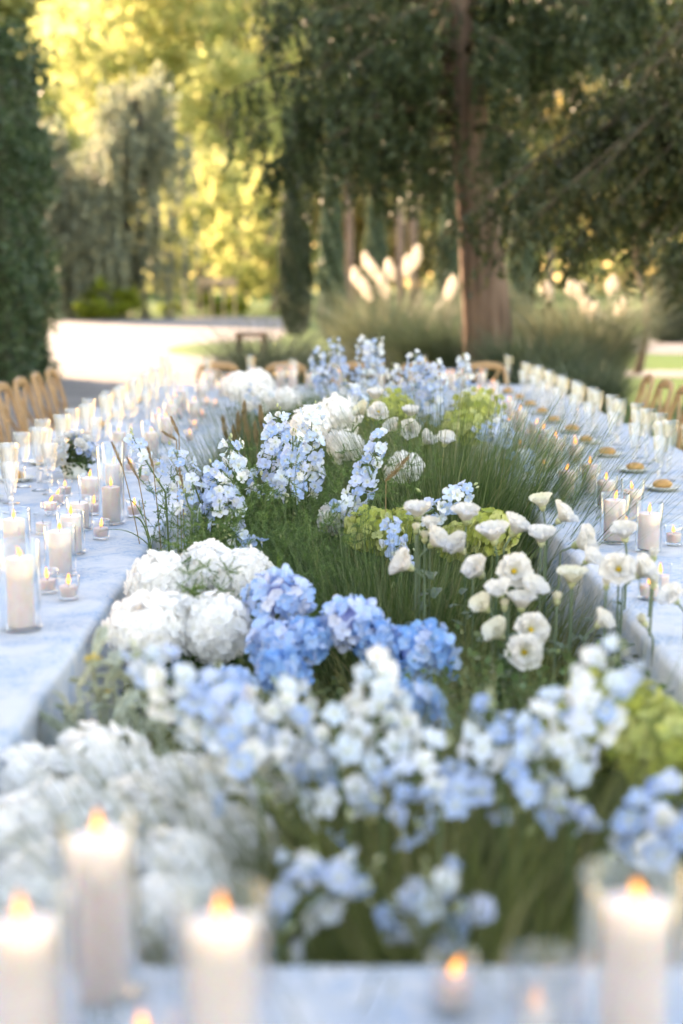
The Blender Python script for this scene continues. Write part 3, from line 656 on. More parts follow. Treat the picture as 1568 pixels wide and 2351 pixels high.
def waxmesh(r, h):
    k_ = (round(r, 3), round(h, 2))
    if k_ not in waxcache:
        V, F = lathe([(r * .97, 0), (r, .003), (r, k_[1] - .004), (r * .985, k_[1] - .001), (r * .9, k_[1]), (r * .55, k_[1] - .004), (.002, k_[1] - .005)], 32); waxcache[k_] = mesh('wax', V, F, True)
    return waxcache[k_]
def candle(label, p, r, h, group, lit=True, name='pillar_candle', cat='candle', z0=None):
    root = empty(name, (p.x, p.y, (TZ if z0 is None else z0))); root.rotation_euler = (0, 0, random.uniform(0, 6)); tag(root, label, cat, group)
    hh = round(h, 2)
    ob('wax', waxmesh(r, h), M['wax'], root)
    ob('wick', WK, M['wick'], root, (0, 0, hh - .004))
    if lit:
        a, b = random.choice(fl); f = ob('flame', a, M['flame_shell'], root, (.002, 0, hh + .001)); ob('flame_core', b, M['flame_core'], f)
    return root
def cylinder_glass(label, p, r, h, group):
    k_ = (round(r, 3), round(h, 2))
    if k_ not in glcache:
        w = .0025; prof = [(.001, 0), (r * .96, 0), (r, .004), (r, h - .001), (r - w * .5, h + .0006), (r - w, h - .001), (r - w, .013), (r * .8, .009), (.001, .008)]
        glcache[k_] = mesh('glass_cylinder', *lathe(prof, 40), True)
    o = ob('glass_cylinder', glcache[k_], M['glass'], None, (p.x, p.y, TZ + .0015)); tag(o, label, 'candle glass', group); return o
vot = []
for v in range(3):
    if v == 0: prof = [(.001, 0), (.026, 0), (.028, .004), (.033, .066), (.032, .068), (.0305, .066), (.026, .012), (.001, .010)]; V, F = lathe(prof, 28); vot.append(mesh('votive_glass', V, F, True))
    if v == 1: prof = [(.001, 0), (.020, 0), (.022, .004), (.012, .012), (.030, .02), (.0375, .034), (.034, .055), (.032, .056), (.034, .035), (.027, .024), (.001, .021)]; V, F = lathe(prof, 28, [0, 0, 0, .05, .05, .05, .03, 0, 0, 0, 0]); vot.append(mesh('votive_glass', V, F, False))
    if v == 2: prof = [(.001, 0), (.030, 0), (.031, .004), (.033, .072), (.0315, .074), (.030, .072), (.0285, .012), (.001, .010)]; V, F = lathe(prof, 24, [0, .03, .03, .03, .02, 0, 0, 0]); vot.append(mesh('votive_glass', V, F, False))
def votive(label, p, v, side, lit=True):
    g = ob('votive_glass', vot[v], M['glass'], None, (p.x, p.y, TZ + .0015), (0, 0, random.uniform(0, 6))); tag(g, 'clear glass votive cup ' + label, 'votive cup', 'votive cups on the ' + side + ' table')
    candle('small cream tea light ' + label, p, .0255 if v != 2 else .0265, .03, 'tea lights on the ' + side + ' table', lit, 'tea_light', 'tea light', TZ + (.0125 if v != 1 else .023))
def pillar(label, p, h, side, r=.036, gr=.052, gh=None, lit=True):
    gh = gh or h + .05
    cylinder_glass('clear glass cylinder around the ' + label, p, gr, gh, 'glass cylinders on the ' + side + ' table')
    candle(('lit ' if lit else 'unlit ') + 'cream pillar, ' + label if False else ('lit ' if lit else 'unlit ') + label, p, r, h, 'pillar candles on the ' + side + ' table', lit, z0=TZ + .0105)
# near table, by base depth
for px, d, h, gr, gh, lab in ((52, 1.42, .20, .056, .24, 'big pillar candle at the left edge of the near table'), (228, 1.655, .195, .05, .23, 'tall pillar candle in front of the near white hydrangeas'), (507, 1.40, .21, .054, .25, 'big pillar candle near the bottom, right of the tallest one'), (1462, 1.47, .20, .062, .24, 'big pillar candle at the bottom right corner')):
    z = TZ + h; v = at(px, 2100, d); pillar(lab, Vector((wx_at(px, 1) * 0 + (at(px, 2100, d).x), d, 0)), h, 'near', .036, gr, gh)
votive('near the bottom centre', on(1038, 2318, TZ), 0, 'near'); votive('cut off by the bottom edge', on(335, 2470, TZ), 0, 'near'); votive('at the bottom right of centre', on(1225, 2400, TZ), 0, 'near')
# left table pillars: (x, base y, wax height, glass radius, glass height, lit)
LP = [(50, 1445, .18, .053, .23, 1), (140, 1322, .13, .048, .155, 1), (35, 1290, .13, .053, .17, 1), (165, 1272, .12, .046, .14, 1), (184, 1216, .085, .048, .12, 0), (257, 1203, .13, .048, .29, 1), (262, 1135, .12, .045, .22, 1), (207, 1152, .085, .046, .11, 1),
      (349, 1056, .13, .05, .20, 1), (275, 1050, .12, .05, .17, 1), (383, 1020, .14, .045, .16, 1), (447, 977, .14, .045, .17, 1), (366, 1000, .12, .045, .15, 1), (394, 985, .14, .048, .18, 1), (416, 950, .15, .045, .19, 1), (463, 925, .12, .05, .17, 1), (402, 958, .13, .045, .17, 1), (512, 912, .1, .045, .15, 1), (524, 902, .12, .045, .16, 1)]
LP.sort(key=lambda t: -t[1])
for i, (x, y, h, gr, gh, lit) in enumerate(LP): pillar(f'pillar candle on the left table, {ORD[i]} from the camera', on(x, y, TZ), h, 'left', .034, gr, gh, bool(lit))
RP = [(1488, 1266, .12, .044, .165, 1), (1409, 1246, .135, .05, .17, 1), (1450, 1190, .1, .044, .15, 1), (1390, 1166, .1, .044, .13, 1), (1353, 1136, .12, .044, .14, 1), (1300, 1146, .11, .044, .14, 1), (1275, 1072, .13, .045, .16, 1), (1247, 1048, .13, .045, .16, 1), (1229, 1032, .13, .045, .16, 1), (1320, 1062, .08, .042, .1, 1),
      (1192, 992, .12, .045, .15, 1), (1168, 962, .11, .045, .15, 1), (1131, 942, .12, .045, .16, 1), (1101, 934, .12, .045, .15, 1), (1131, 918, .12, .045, .15, 1)]
RP.sort(key=lambda t: -t[1])
for i, (x, y, h, gr, gh, lit) in enumerate(RP): pillar(f'pillar candle on the right table, {ORD[i]} from the camera', on(x, y, TZ), h, 'right', .036 if i < 2 else .034, gr, gh, bool(lit))
FP = [(578, .14), (643, .14), (670, .17), (713, .1), (873, .14), (1027, .12), (1068, .13), (1041, .13), (1108, .12), (478, .12), (780, .13), (950, .13)]
FP.sort()
for i, (x, h) in enumerate(FP): pillar(f'pillar candle on the far cross table, {ORD[i]} from the left', Vector((wx_at(x, 11.95 + .1 * (i % 3)), 11.95 + .1 * (i % 3), 0)), h, 'far', .034, .045, h + .05)
LV = [(158, 1377, 0, 1), (110, 1362, 0, 1), (100, 1226, 2, 0), (116, 1184, 1, 1), (232, 1238, 0, 1), (132, 1160, 0, 1), (150, 1140, 0, 1), (309, 1187, 0, 1), (215, 1182, 0, 1), (330, 1110, 0, 1), (437, 1014, 0, 1), (447, 990, 0, 1), (464, 965, 0, 1), (411, 962, 0, 1), (474, 936, 0, 1), (495, 940, 0, 1), (300, 1085, 0, 1), (355, 1078, 2, 0)]
LV.sort(key=lambda t: -t[1])
for i, (x, y, v, lit) in enumerate(LV): votive(f'on the left table, {ORD[i]} from the camera', on(x, y, TZ), v, 'left', bool(lit))
RV = [(1546, 1252, 0, 1), (1515, 1352, 2, 1), (1490, 1376, 2, 1), (1194, 1040, 0, 1), (1318, 1030, 0, 1), (1440, 1225, 0, 1), (1250, 1088, 0, 1), (1212, 1010, 0, 1), (1170, 985, 0, 1), (1145, 960, 0, 1)]
RV.sort(key=lambda t: -t[1])
for i, (x, y, v, lit) in enumerate(RV): votive(f'on the right table, {ORD[i]} from the camera', on(x, y, TZ), v, 'right', bool(lit))

def goblet_meshes(H, rr, seg=16):
    hs = H * .42
    foot = lathe([(.001, 0), (.034, 0), (.035, .002), (.02, .005), (.006, .009), (.001, .0095)], 24)
    stem = lathe([(.007, .0085), (.0085, hs * .35), (.011, hs * .55), (.013, hs * .7), (.008, hs * .78), (.011, hs * .88), (.009, hs)], 8)
    b = [(.010, hs + .001), (.018, hs + .012), (rr * .62, hs + .04), (rr * .78, hs + (H - hs) * .5), (rr * .92, H - .018), (rr, H - .001), (rr - .0012, H), (rr - .0024, H - .001), (rr * .92 - .003, H - .018), (rr * .78 - .003, hs + (H - hs) * .5), (rr * .62 - .003, hs + .042), (.012, hs + .02), (.001, hs + .017)]
    flt = [.04, .06, .05, .045, .015, 0, 0, 0, 0, 0, 0, 0, 0]
    bowl = lathe(b, seg * 2, flt)
    return mesh('foot', *foot, True), mesh('stem', *stem, False), mesh('bowl', *bowl, False)
GB = [goblet_meshes(.272, .039), goblet_meshes(.24, .040), goblet_meshes(.215, .037)]
def goblet(label, x, y, k_, group):
    f, s, b = GB[k_]; root = empty('crystal_goblet', (x, y, TZ + .0015), random.uniform(0, 6)); tag(root, label, 'goblet', group)
    ob('foot', f, M['crystal'], root); ob('stem', s, M['crystal'], root); ob('bowl', b, M['crystal'], root)
V, F = lathe([(.001, .002), (.050, .002), (.055, .006), (.078, .017), (.080, .019), (.078, .020), (.055, .0095), (.001, .007)], 36); PLATE = mesh('bread_plate', V, F, True)
ys = []
V, F = lathe([(.001, 0), (.026, .002), (.036, .012), (.036, .022), (.026, .033), (.012, .038), (.001, .039)], 20); V[:, 0] *= 1.25; V += rng.normal(0, .0006, V.shape); ROLL = mesh('bread_roll', V, F, True)
WHICH = ('tallest', 'middle sized', 'smallest')
for side, gx, px_, n0 in (('left', -1.27, -1.43, 5.45), ('right', 1.53, 1.42, 5.75)):
    n = 10; sg = -1 if side == 'left' else 1
    for i in range(n):
        y = n0 + .605 * i; nm = ORD[i]
        goblet(f'tallest cut crystal goblet of the {nm} visible place setting, {side} table', gx + random.uniform(-.02, .02), y + .02, 0, f'goblets on the {side} table')
        goblet(f'middle sized cut crystal goblet of the {nm} visible place setting, {side} table', gx + sg * .10 + random.uniform(-.02, .02), y + .13 + random.uniform(-.02, .02), 1, f'goblets on the {side} table')
        goblet(f'smallest cut crystal goblet of the {nm} visible place setting, {side} table', gx - sg * .07 + random.uniform(-.02, .02), y - .11 + random.uniform(-.02, .02), 2, f'goblets on the {side} table')
        goblet(f'extra cut crystal goblet nearest the plate of the {nm} visible place setting, {side} table', gx + sg * .03 + random.uniform(-.02, .02), y + .27 + random.uniform(-.02, .02), 1, f'goblets on the {side} table')
        yp = y + .32; xp = px_ - (0 if side == 'left' else .0)
        p = ob('bread_plate', PLATE, M['plate'], None, (xp, yp, TZ + .001)); tag(p, f'small pale plate under the {nm} bread roll, {side} table', 'plate', f'bread plates on the {side} table')
        r_ = ob('bread_roll', ROLL, M['bread'], None, (xp + random.uniform(-.012, .012), yp, TZ + .0095), (0, 0, random.uniform(0, 3)), random.uniform(.9, 1.15)); tag(r_, f'golden brown bread roll, {nm} from the camera on the {side} table', 'bread roll', f'bread rolls on the {side} table')
for i in range(9): goblet(f'cut crystal goblet on the far cross table, {ORD[i]} from the left', -1.45 + .37 * i, 12.28 + .05 * (i % 2), i % 2, 'goblets on the far table')
goblet('blurred crystal goblet on the near table right of centre', .21, 1.33, 2, 'goblets on the near table')

# ------------------------------------------------------------------ flowers
def petal(L, W, cup, curl, nu=4, nv=3, base=.25, z0=0.0, notch=0.0, ruffle=0.0):
    """a rounded petal from the origin along +x, cupped across and curled up along its length"""
    V, F = [], []
    for i in range(nu + 1):
        t = i / nu; w = W * (base + (1 - base) * math.sin(math.pi * min(1, .08 + t * .62)) ** 1.1) * (1 if t < .85 else (.72 if t > .99 else .93))
        for j in range(nv + 1):
            s = j / nv * 2 - 1
            x = L * t * (1 - (.10 * s * s if t > .9 else 0)) - (notch * L if (t > .99 and abs(s) < .4) else 0)
            V.append((x, w / 2 * s, z0 + curl * t * t * L + cup * s * s * w + ruffle * L * math.sin(8 * s + 1.7) * t ** 3 + .06 * L * math.sin(5 * s + t * 4) * t))
    for i in range(nu):
        for j in range(nv):
            a = i * (nv + 1) + j; F.append((a, a + 1, a + nv + 2, a + nv + 1))
    return np.array(V), F
def rotz(V, a): c, s = math.cos(a), math.sin(a); return V @ np.array([[c, s, 0], [-s, c, 0], [0, 0, 1]])
def roty(V, a): c, s = math.cos(a), math.sin(a); return V @ np.array([[c, 0, -s], [0, 1, 0], [s, 0, c]])
def floret(npet, L, W, cup, curl, tilt, jit, extra=None, notch=0.0):
    parts = []
    for k_ in range(npet):
        V, F = petal(L * random.uniform(.88, 1.1), W * random.uniform(.9, 1.1), cup, curl, notch=notch)
        V = roty(V, -(tilt + random.uniform(-jit, jit))); V[:, 0] += .002; V = rotz(V, 2 * math.pi * k_ / npet + random.uniform(-.12, .12)); parts.append((V, F))
    if extra: parts += extra
    return join(*parts)
DEL = {}
for m_ in ('p_blue', 'p_pale', 'p_white'):
    DEL[m_] = []
    for v in range(5):
        spur = tube(bez((0, 0, -.001), (0, .002, -.012), (.004, .006, -.022), 4), [.003, .0032, .0026, .0016, .0006], 5)
        bee = [tube([(.002 * math.cos(a), .002 * math.sin(a), .001), (.0035 * math.cos(a), .0035 * math.sin(a), .006)], [.0022, .0012], 5) for a in (0, 2.1, 4.2)]
        V, F = floret(5, .0265, .0215, .16, .16, (.18, .5, .3, .8, .05)[v], (.2, .2, .35, .25, .3)[v], [spur] + bee); me = mesh('floret', V, F, True); me.materials.append(M[m_]); DEL[m_].append(me)
HYD = {}
for m_ in ('h_white', 'h_blue', 'h_lav', 'h_lime'):
    HYD[m_] = []
    for v in range(3):
        V, F = floret(4, .0195, .021, .12, .12, (.1, .3, -.05)[v], .22); me = mesh('floret', V, F, True); me.materials.append(M[m_]); HYD[m_].append(me)
V, F = lathe([(.0005, -.009), (.004, -.005), (.0055, .002), (.004, .008), (.0006, .012)], 8); BUD = mesh('bud', V, F, True); BUD.materials.append(M['bud'])
BULB = mesh('receptacle', *lathe([(.05, -.95), (.6, -.8), (.9, -.4), (1, 0), (.88, .45), (.55, .83), (.05, 1)], 12), True)
BULBS = {}
for k_ in HYD: BULBS[k_] = BULB.copy(); BULBS[k_].materials.append(M['c_' + k_[2:]])
def qz(v, roll=None):
    q_ = Vector(v).normalized().to_track_quat('Z', 'Y'); return q_ @ Quaternion((0, 0, 1), random.uniform(0, 6.28) if roll is None else roll)
def ground_of(p, lean=.5):
    """where a stem reaching point p is rooted: on the bed below it, pulled inside the bed"""
    return Vector((min(.72, max(-.56, p.x)), min(11.4, max(1.86, p.y + random.uniform(-.05, .1))), .012))
def delphinium(label, tip, bot, n, r, w=(.6, .3, .1), size=1.0, group=None, root_at=None):
    n = int(n * (1.15 if tip[2] < 4 else 1.25)) if n > 7 else n
    tip, bot = at(*tip), at(*bot); g = ground_of(bot) if root_at is None else Vector(root_at)
    root = empty('delphinium', g); tag(root, label, 'flower', group)
    low = [g + (bot - g) * t + Vector((0, 0, .06 * math.sin(math.pi * t))) for t in (0, .25, .5, .75)]
    side = (tip - bot).cross(Vector((0, 1, 0))).normalized() * random.uniform(-.02, .02)
    upp = bez(bot, (tip + bot) / 2 + side, tip, 8)
    path = [p - g for p in low + upp]
    lv = [tube(path, [.0045 - .0028 * i / len(path) for i in range(len(path))], 6)]
    fl_ = []
    for i in range(n):
        t = ((i + .5) / n) ** .95; j = min(7, int(t * 8)); f = t * 8 - j
        p = upp[j] * (1 - f) + upp[j + 1] * f
        a = i * 2.39996 + random.uniform(-.4, .4); ax = (tip - bot).normalized()
        u = ax.orthogonal().normalized(); v = ax.cross(u); out = (u * math.cos(a) + v * math.sin(a))
        rad = r * (1.0 - .45 * t) * random.uniform(.65, 1.2)
        q_ = p + out * rad + ax * random.uniform(-.01, .02) - Vector((0, 0, .004))
        d = out + Vector((0, -.35, random.uniform(-.15, .35))) + Vector(rng.normal(0, .25, 3))
        m_ = random.choices(('p_blue', 'p_pale', 'p_white'), w)[0]
        fl_.append((q_, d, m_, (1.06 - .32 * t) * size * random.uniform(.85, 1.12)))
        if i % 2 == 0: lv.append(tube([p - g, p + out * rad * .55 + ax * .004 - g, q_ - g], .0011, 4))
    V, F = join(*lv); ob('stem', mesh('stem', V, F, True), M['stem'], root)
    for q_, d, m_, s in fl_: ob('floret', random.choice(DEL[m_]), None, root, q_ - g, qz(d), s)
    for i in range(3): ob('bud', BUD, None, root, tip - g + Vector(rng.normal(0, .008, 3)) + (tip - bot).normalized() * .012 * i, qz(tip - bot), random.uniform(.6, 1))
    for i in range(max(2, n // 9)):
        p = bot - (bot - g) * random.uniform(-.1, .12); ob('bud', BUD, None, root, p - g + Vector(rng.normal(0, .025, 3)), qz(unit(1)[0]), random.uniform(.7, 1.2))
    return root
def hydrangea(label, c, r, kind, n=84, flat=.82, group=None, up=(0, -.3, 1), fs=1.0, jit=1.0, core=.84):
    c = at(*c); g = ground_of(c); root = empty('hydrangea', g); tag(root, label, 'flower', group)
    V, F = tube(bez(g - g, Vector((0, 0, (c.z - g.z) * .55)), c - g, 6), .005, 6); ob('stem', mesh('stem', V, F, True), M['stem'], root)
    ob('receptacle', BULBS[kind], None, root, c - g, None, (r * core, r * core, r * core * flat))
    U = Vector(up).normalized(); q0 = U.to_track_quat('Z', 'Y')
    lump = [(Vector(unit(1)[0]), random.uniform(.15, .42)) for _ in range(8)]
    for i in range(n):
        z = 1 - 1.72 * (i + .5) / n; a = i * 2.39996; s = math.sqrt(max(0, 1 - z * z)); d = Vector((s * math.cos(a), s * math.sin(a), z))
        k_ = 1 + sum(h * max(0, d.dot(u) - .55) for u, h in lump) + random.uniform(-.14, .08) * jit
        p = q0 @ Vector((d.x * r * k_, d.y * r * k_, d.z * r * k_ * flat)); nn = q0 @ (d + Vector(rng.normal(0, .38 * jit, 3)))
        ob('floret', random.choice(HYD[kind]), None, root, c - g + p, qz(nn), random.uniform(.95, 1.25) * fs)
    return root
LIS = {}
for m_ in ('l_white', 'l_cream'):
    for tier, (L, W, cup, curl, tilt) in {'outer': (.043, .047, .16, -.10, .55), 'mid': (.040, .042, .2, .05, .92), 'inner': (.027, .028, .3, .15, 1.2), 'side': (.052, .052, .2, -.06, .86)}.items():
        L_ = []
        for v in range(2):
            V, F = petal(L * (1 + .08 * v), W, cup, curl, 6, 7, .3, ruffle=.1); V = roty(V, -tilt); V[:, 0] += .003; me = mesh('petal', V, F, True); me.materials.append(M[m_]); L_.append(me)
        LIS[(m_, tier)] = L_
CALYX = mesh('calyx', *lathe([(.002, -.014), (.006, -.010), (.010, -.003), (.011, .004), (.006, .007), (.001, .007)], 10), True); CALYX.materials.append(M['bud'])
EYE = mesh('eye', *lathe([(.001, 0), (.0055, .002), (.006, .007), (.003, .011), (.0006, .012)], 8), True); EYE.materials.append(M['yellow'])
V, F = petal(.06, .026, .1, -.25, 5, 3, .3); LEAF = mesh('leaf', V, F, True); LEAF.materials.append(M['bigleaf'])
def lisianthus(label, c, face, size=1.0, style='cup', cream=False, group='white lisianthus', leaves=1):
    c = at(*c); g = ground_of(c); g.x = min(.74, max(-.58, g.x + random.uniform(-.06, .06)))
    root = empty('lisianthus', g); tag(root, label, 'flower', group)
    f = Vector(face).normalized()
    neck = c - f * .05; V, F = tube([p - g for p in bez(g, Vector((neck.x, neck.y, neck.z * .6)) - f * .02, neck, 7)] + [c - f * .012 - g], [.0032] * 7 + [.003, .0034], 6); ob('stem', mesh('stem', V, F, True), M['stem_grey'], root)
    m_ = 'l_cream' if cream else 'l_white'
    bl = ob('bloom', CALYX, None, root, c - g, qz(f), size)
    tiers = {'open': (('outer', 6, 0), ('mid', 5, .5), ('inner', 0, .2)), 'cup': (('side', 6, 0), ('mid', 5, .5), ('inner', 4, .2)), 'half': (('side', 5, 0), ('inner', 4, .5)), 'bud': (('inner', 5, 0), ('inner', 4, .6))}[style]
    for tr_, k_, o in tiers:
        for i in range(k_): ob('petal', random.choice(LIS[(m_, tr_)]), None, bl, (0, 0, .003), (random.uniform(-.08, .08), random.uniform(-.1, .1), 2 * math.pi * i / max(1, k_) + o + random.uniform(-.15, .15)), random.uniform(.92, 1.08))
    if style == 'open': ob('eye', EYE, None, bl, (0, 0, .006))
    for i in range(leaves):
        p = g + (c - g) * random.uniform(.55, .85); ob('leaf', LEAF, None, root, p - g, (0, random.uniform(-.6, .2), random.uniform(0, 6)), random.uniform(.8, 1.2))
    return root

gH = 'white hydrangeas mid left'; gN = 'white hydrangeas nearest the camera'; gB = 'blue hydrangeas in the centre'; gG = 'lime green hydrangeas'
for a in [((362, 1338, 4.0), .080, 'h_white', 'white hydrangea head pressed against the left table edge, behind the feathery green'),
          ((472, 1305, 4.1), .080, 'h_white', 'white hydrangea head behind the feathery green, left half of the pair'),
          ((552, 1318, 4.05), .072, 'h_white', 'white hydrangea head touching the upper left of the lavender blue one'),
          ((338, 1452, 3.55), .088, 'h_white', 'broad white hydrangea leaning over the left table edge'),
          ((395, 1428, 3.62), .062, 'h_white', 'white hydrangea squeezed between its two broad white neighbours'),
          ((492, 1448, 3.6), .086, 'h_white', 'white hydrangea with shadowed creases just left of the blue ones')]: hydrangea(a[3], a[0], a[1] * .94, a[2], 92, .82, gH, (0, -.4, 1), 1.15, .75, .9)
for a in [((640, 1372, 3.65), .086, 'h_lav', 'upright periwinkle blue hydrangea, highest of the blue heads'),
          ((632, 1480, 3.45), .075, 'h_lav', 'blue hydrangea below the highest one, mixed with brownish tints'),
          ((706, 1468, 3.45), .055, 'h_blue', 'small deep blue hydrangea below the grass tuft'),
          ((812, 1430, 3.5), .08, 'h_lav', 'pale lavender hydrangea in the middle of the blue group'),
          ((872, 1478, 3.45), .06, 'h_blue', 'bright blue hydrangea between the lavender and the large blue one'),
          ((970, 1500, 3.4), .092, 'h_blue', 'large bright blue hydrangea at the right of the blue group'),
          ((955, 1640, 3.0), .066, 'h_blue', 'blue hydrangea low behind the white blurred delphinium'),
          ((650, 1548, 3.25), .062, 'h_blue', 'small vivid blue hydrangea just above the blurred delphiniums'),
          ((530, 1580, 3.1), .045, 'h_blue', 'little blue hydrangea peeping left above the blurred delphiniums')]: hydrangea(a[3], a[0], a[1] * .78, a[2], 70, .88, gB, (0, -.3, 1), 1.0, 1.35, .76)
for i, a in enumerate([((60, 1800, 2.62), .1), ((250, 1775, 2.68), .105), ((415, 1815, 2.6), .095), ((160, 1885, 2.42), .095), ((20, 1930, 2.3), .085), ((330, 1895, 2.42), .088), ((470, 1905, 2.4), .075), ((575, 1915, 2.36), .06), ((245, 2010, 2.15), .085), ((430, 2000, 2.17), .075), ((95, 2030, 2.13), .08), ((370, 2100, 2.0), .06)]):
    hydrangea(['white blurred hydrangea at the left edge, top row', 'white blurred hydrangea, highest of the nearest group', 'white blurred hydrangea at the right end of the top row', 'white blurred hydrangea left above the tallest near candle', 'white blurred hydrangea low at the left edge', 'white blurred hydrangea right above the tallest near candle', 'white blurred hydrangea above the dark gap', 'small white blurred hydrangea at the right tip of the group', 'white blurred hydrangea behind the tallest near candle', 'white blurred hydrangea just right of the tallest near candle', 'white blurred hydrangea left behind the tallest near candle', 'lowest white hydrangea, between two near candles'][i], (a[0][0] * .96, a[0][1] + 22, a[0][2]), a[1] * .86, 'h_white', 96, .92, gN, (0, -.45, 1), 1.0, .95, .86)
for i, a in enumerate([((850, 1222, 4.75), .078), ((915, 1212, 4.85), .06), ((1130, 1225, 4.5), .07), ((1050, 1245, 4.6), .055), ((1418, 1640, 2.75), .082), ((1530, 1715, 2.55), .092), ((1335, 1700, 2.65), .06), ((900, 945, 7.5), .12), ((1095, 938, 7.8), .12), ((1075, 985, 7.2), .1)]):
    hydrangea(['lime hydrangea in the centre right of the feathery fern', 'small lime hydrangea left of the white lisianthus', 'lime hydrangea right behind the white lisianthus', 'small lime hydrangea between the lisianthus stems', 'blurred lime hydrangea right of the blurred delphinium spire', 'blurred lime hydrangea at the right edge', 'small lime hydrangea half hidden by the blurred delphinium spire', 'yellow green hydrangea below the tall far delphiniums', 'yellow green hydrangea right of the tall far delphiniums', 'yellow green hydrangea behind the dark grass'][i], a[0], a[1], 'h_lime', 70, .8, gG)
for i, a in enumerate([((775, 952, 6.5), .085), ((712, 975, 6.1), .07), ((790, 1022, 6.2), .065), ((590, 880, 9.5), .095), ((545, 888, 9.2), .085), ((655, 915, 8.8), .07), ((600, 915, 9.0), .08), ((775, 1195, 5.0), .05), ((930, 1072, 5.9), .06)]):
    hydrangea(['creamy white hydrangea right of the tall blue delphiniums', 'white hydrangea directly behind the tall blue delphiniums', 'lower creamy white hydrangea right of the tall blue delphiniums', 'white hydrangea before the candles at the far left', 'white hydrangea nearest the left table at the far end', 'small round white hydrangea at the far left', 'white hydrangea low among blue specks at the far left', 'white hydrangea low in the centre beneath leaning delphinium', 'white hydrangea behind the brown foxtail'][i], a[0], a[1], 'h_white', 66, .85, 'white hydrangeas further back', (0, -.3, 1), 1.15 if i in (3, 4) else 1.0)

gD = 'delphiniums in focus'; gF = 'blurred delphiniums nearest the camera'; gK = 'delphiniums further back'
B_, P_, W_ = (.75, .22, .03), (.35, .5, .15), (.08, .42, .5)
for lab, tip, bot, n, r, w in [
    ('tall dense blue delphinium spire, left of the sharp pair', (640, 950, 5.1), (612, 1135, 5.0), 40, .058, B_), ('tall pale delphinium spire, right of the sharp pair', (717, 948, 5.2), (702, 1125, 5.1), 40, .056, P_),
    ('shorter blue delphinium between the sharp pair', (672, 1000, 4.95), (655, 1145, 4.9), 26, .05, B_), ('white tipped delphinium spire left of the tall pair', (530, 1012, 4.95), (548, 1125, 4.85), 16, .042, W_),
    ('bushy blue delphinium left of centre above the fern', (490, 1080, 4.8), (520, 1195, 4.7), 32, .058, B_), ('loose blue delphinium leaning left over the table edge', (405, 1035, 4.9), (462, 1160, 4.8), 15, .048, (.6, .35, .05)),
    ('sparse delphinium reaching furthest left before the candles', (305, 1003, 5.0), (380, 1130, 4.9), 11, .042, P_), ('pale blue delphinium leaning right over the foxtail', (872, 1000, 5.0), (795, 1180, 4.8), 34, .045, (.55, .38, .07)),
    ('low delphinium sprig in front of the grass, right of centre', (1078, 1118, 4.6), (960, 1185, 4.5), 18, .036, (.5, .3, .2)), ('small blue delphinium drooping beside the lime hydrangea', (895, 1190, 4.5), (922, 1280, 4.4), 10, .035, B_),
    ('few low blue delphinium flowers above the white hydrangea', (530, 1225, 4.5), (600, 1262, 4.45), 8, .032, B_), ('blue delphinium flowers at the left of the fern', (425, 1120, 4.75), (440, 1175, 4.7), 6, .03, B_)]: delphinium(lab, tip, bot, n, r, w, 1.0, gD)
for lab, tip, bot, n, r, w in [
    ('far blue delphinium spire, leftmost against the beige grass', (725, 808, 9.0), (752, 905, 8.9), 30, .06, B_), ('far blue delphinium spire, second from the left', (768, 782, 9.2), (790, 885, 9.1), 26, .055, B_), ('far pale delphinium spire before the pampas grass', (835, 776, 8.8), (848, 905, 8.7), 34, .06, P_), ('shorter far pale delphinium right beside its taller neighbour', (866, 780, 8.9), (862, 862, 8.8), 22, .05, P_),
    ('broad far delphinium, tallest left of the trunk', (955, 815, 7.8), (948, 965, 7.7), 44, .072, (.55, .4, .05)), ('broad blue far delphinium just right of the tallest', (1000, 832, 7.7), (985, 965, 7.6), 40, .07, B_), ('far delphinium at the left flank of the broad group', (905, 845, 7.9), (925, 935, 7.8), 24, .06, P_), ('far delphinium in front of the trunk foot', (1066, 825, 8.3), (1074, 945, 8.2), 30, .062, P_),
    ('far delphinium leaning left above the white lisianthus', (795, 885, 7.5), (832, 938, 7.4), 16, .045, P_), ('low blue delphinium at the right, behind thin grass blades', (1098, 985, 6.8), (1172, 1008, 6.7), 14, .045, B_), ('low pale delphinium near the right table, behind thin grass', (1160, 958, 6.9), (1140, 1012, 6.8), 12, .04, P_), ('blue delphinium deep in the thin grass near the right table', (1205, 1035, 6.4), (1180, 1075, 6.3), 12, .05, B_), ('pale delphinium beneath the grass near the right candles', (1215, 1085, 5.9), (1240, 1130, 5.8), 10, .045, P_), ('blue flecked delphinium among far left white heads', (565, 895, 8.6), (610, 930, 8.5), 12, .06, P_)]: delphinium(lab, tip, bot, n, r, w, 1.05, gK)
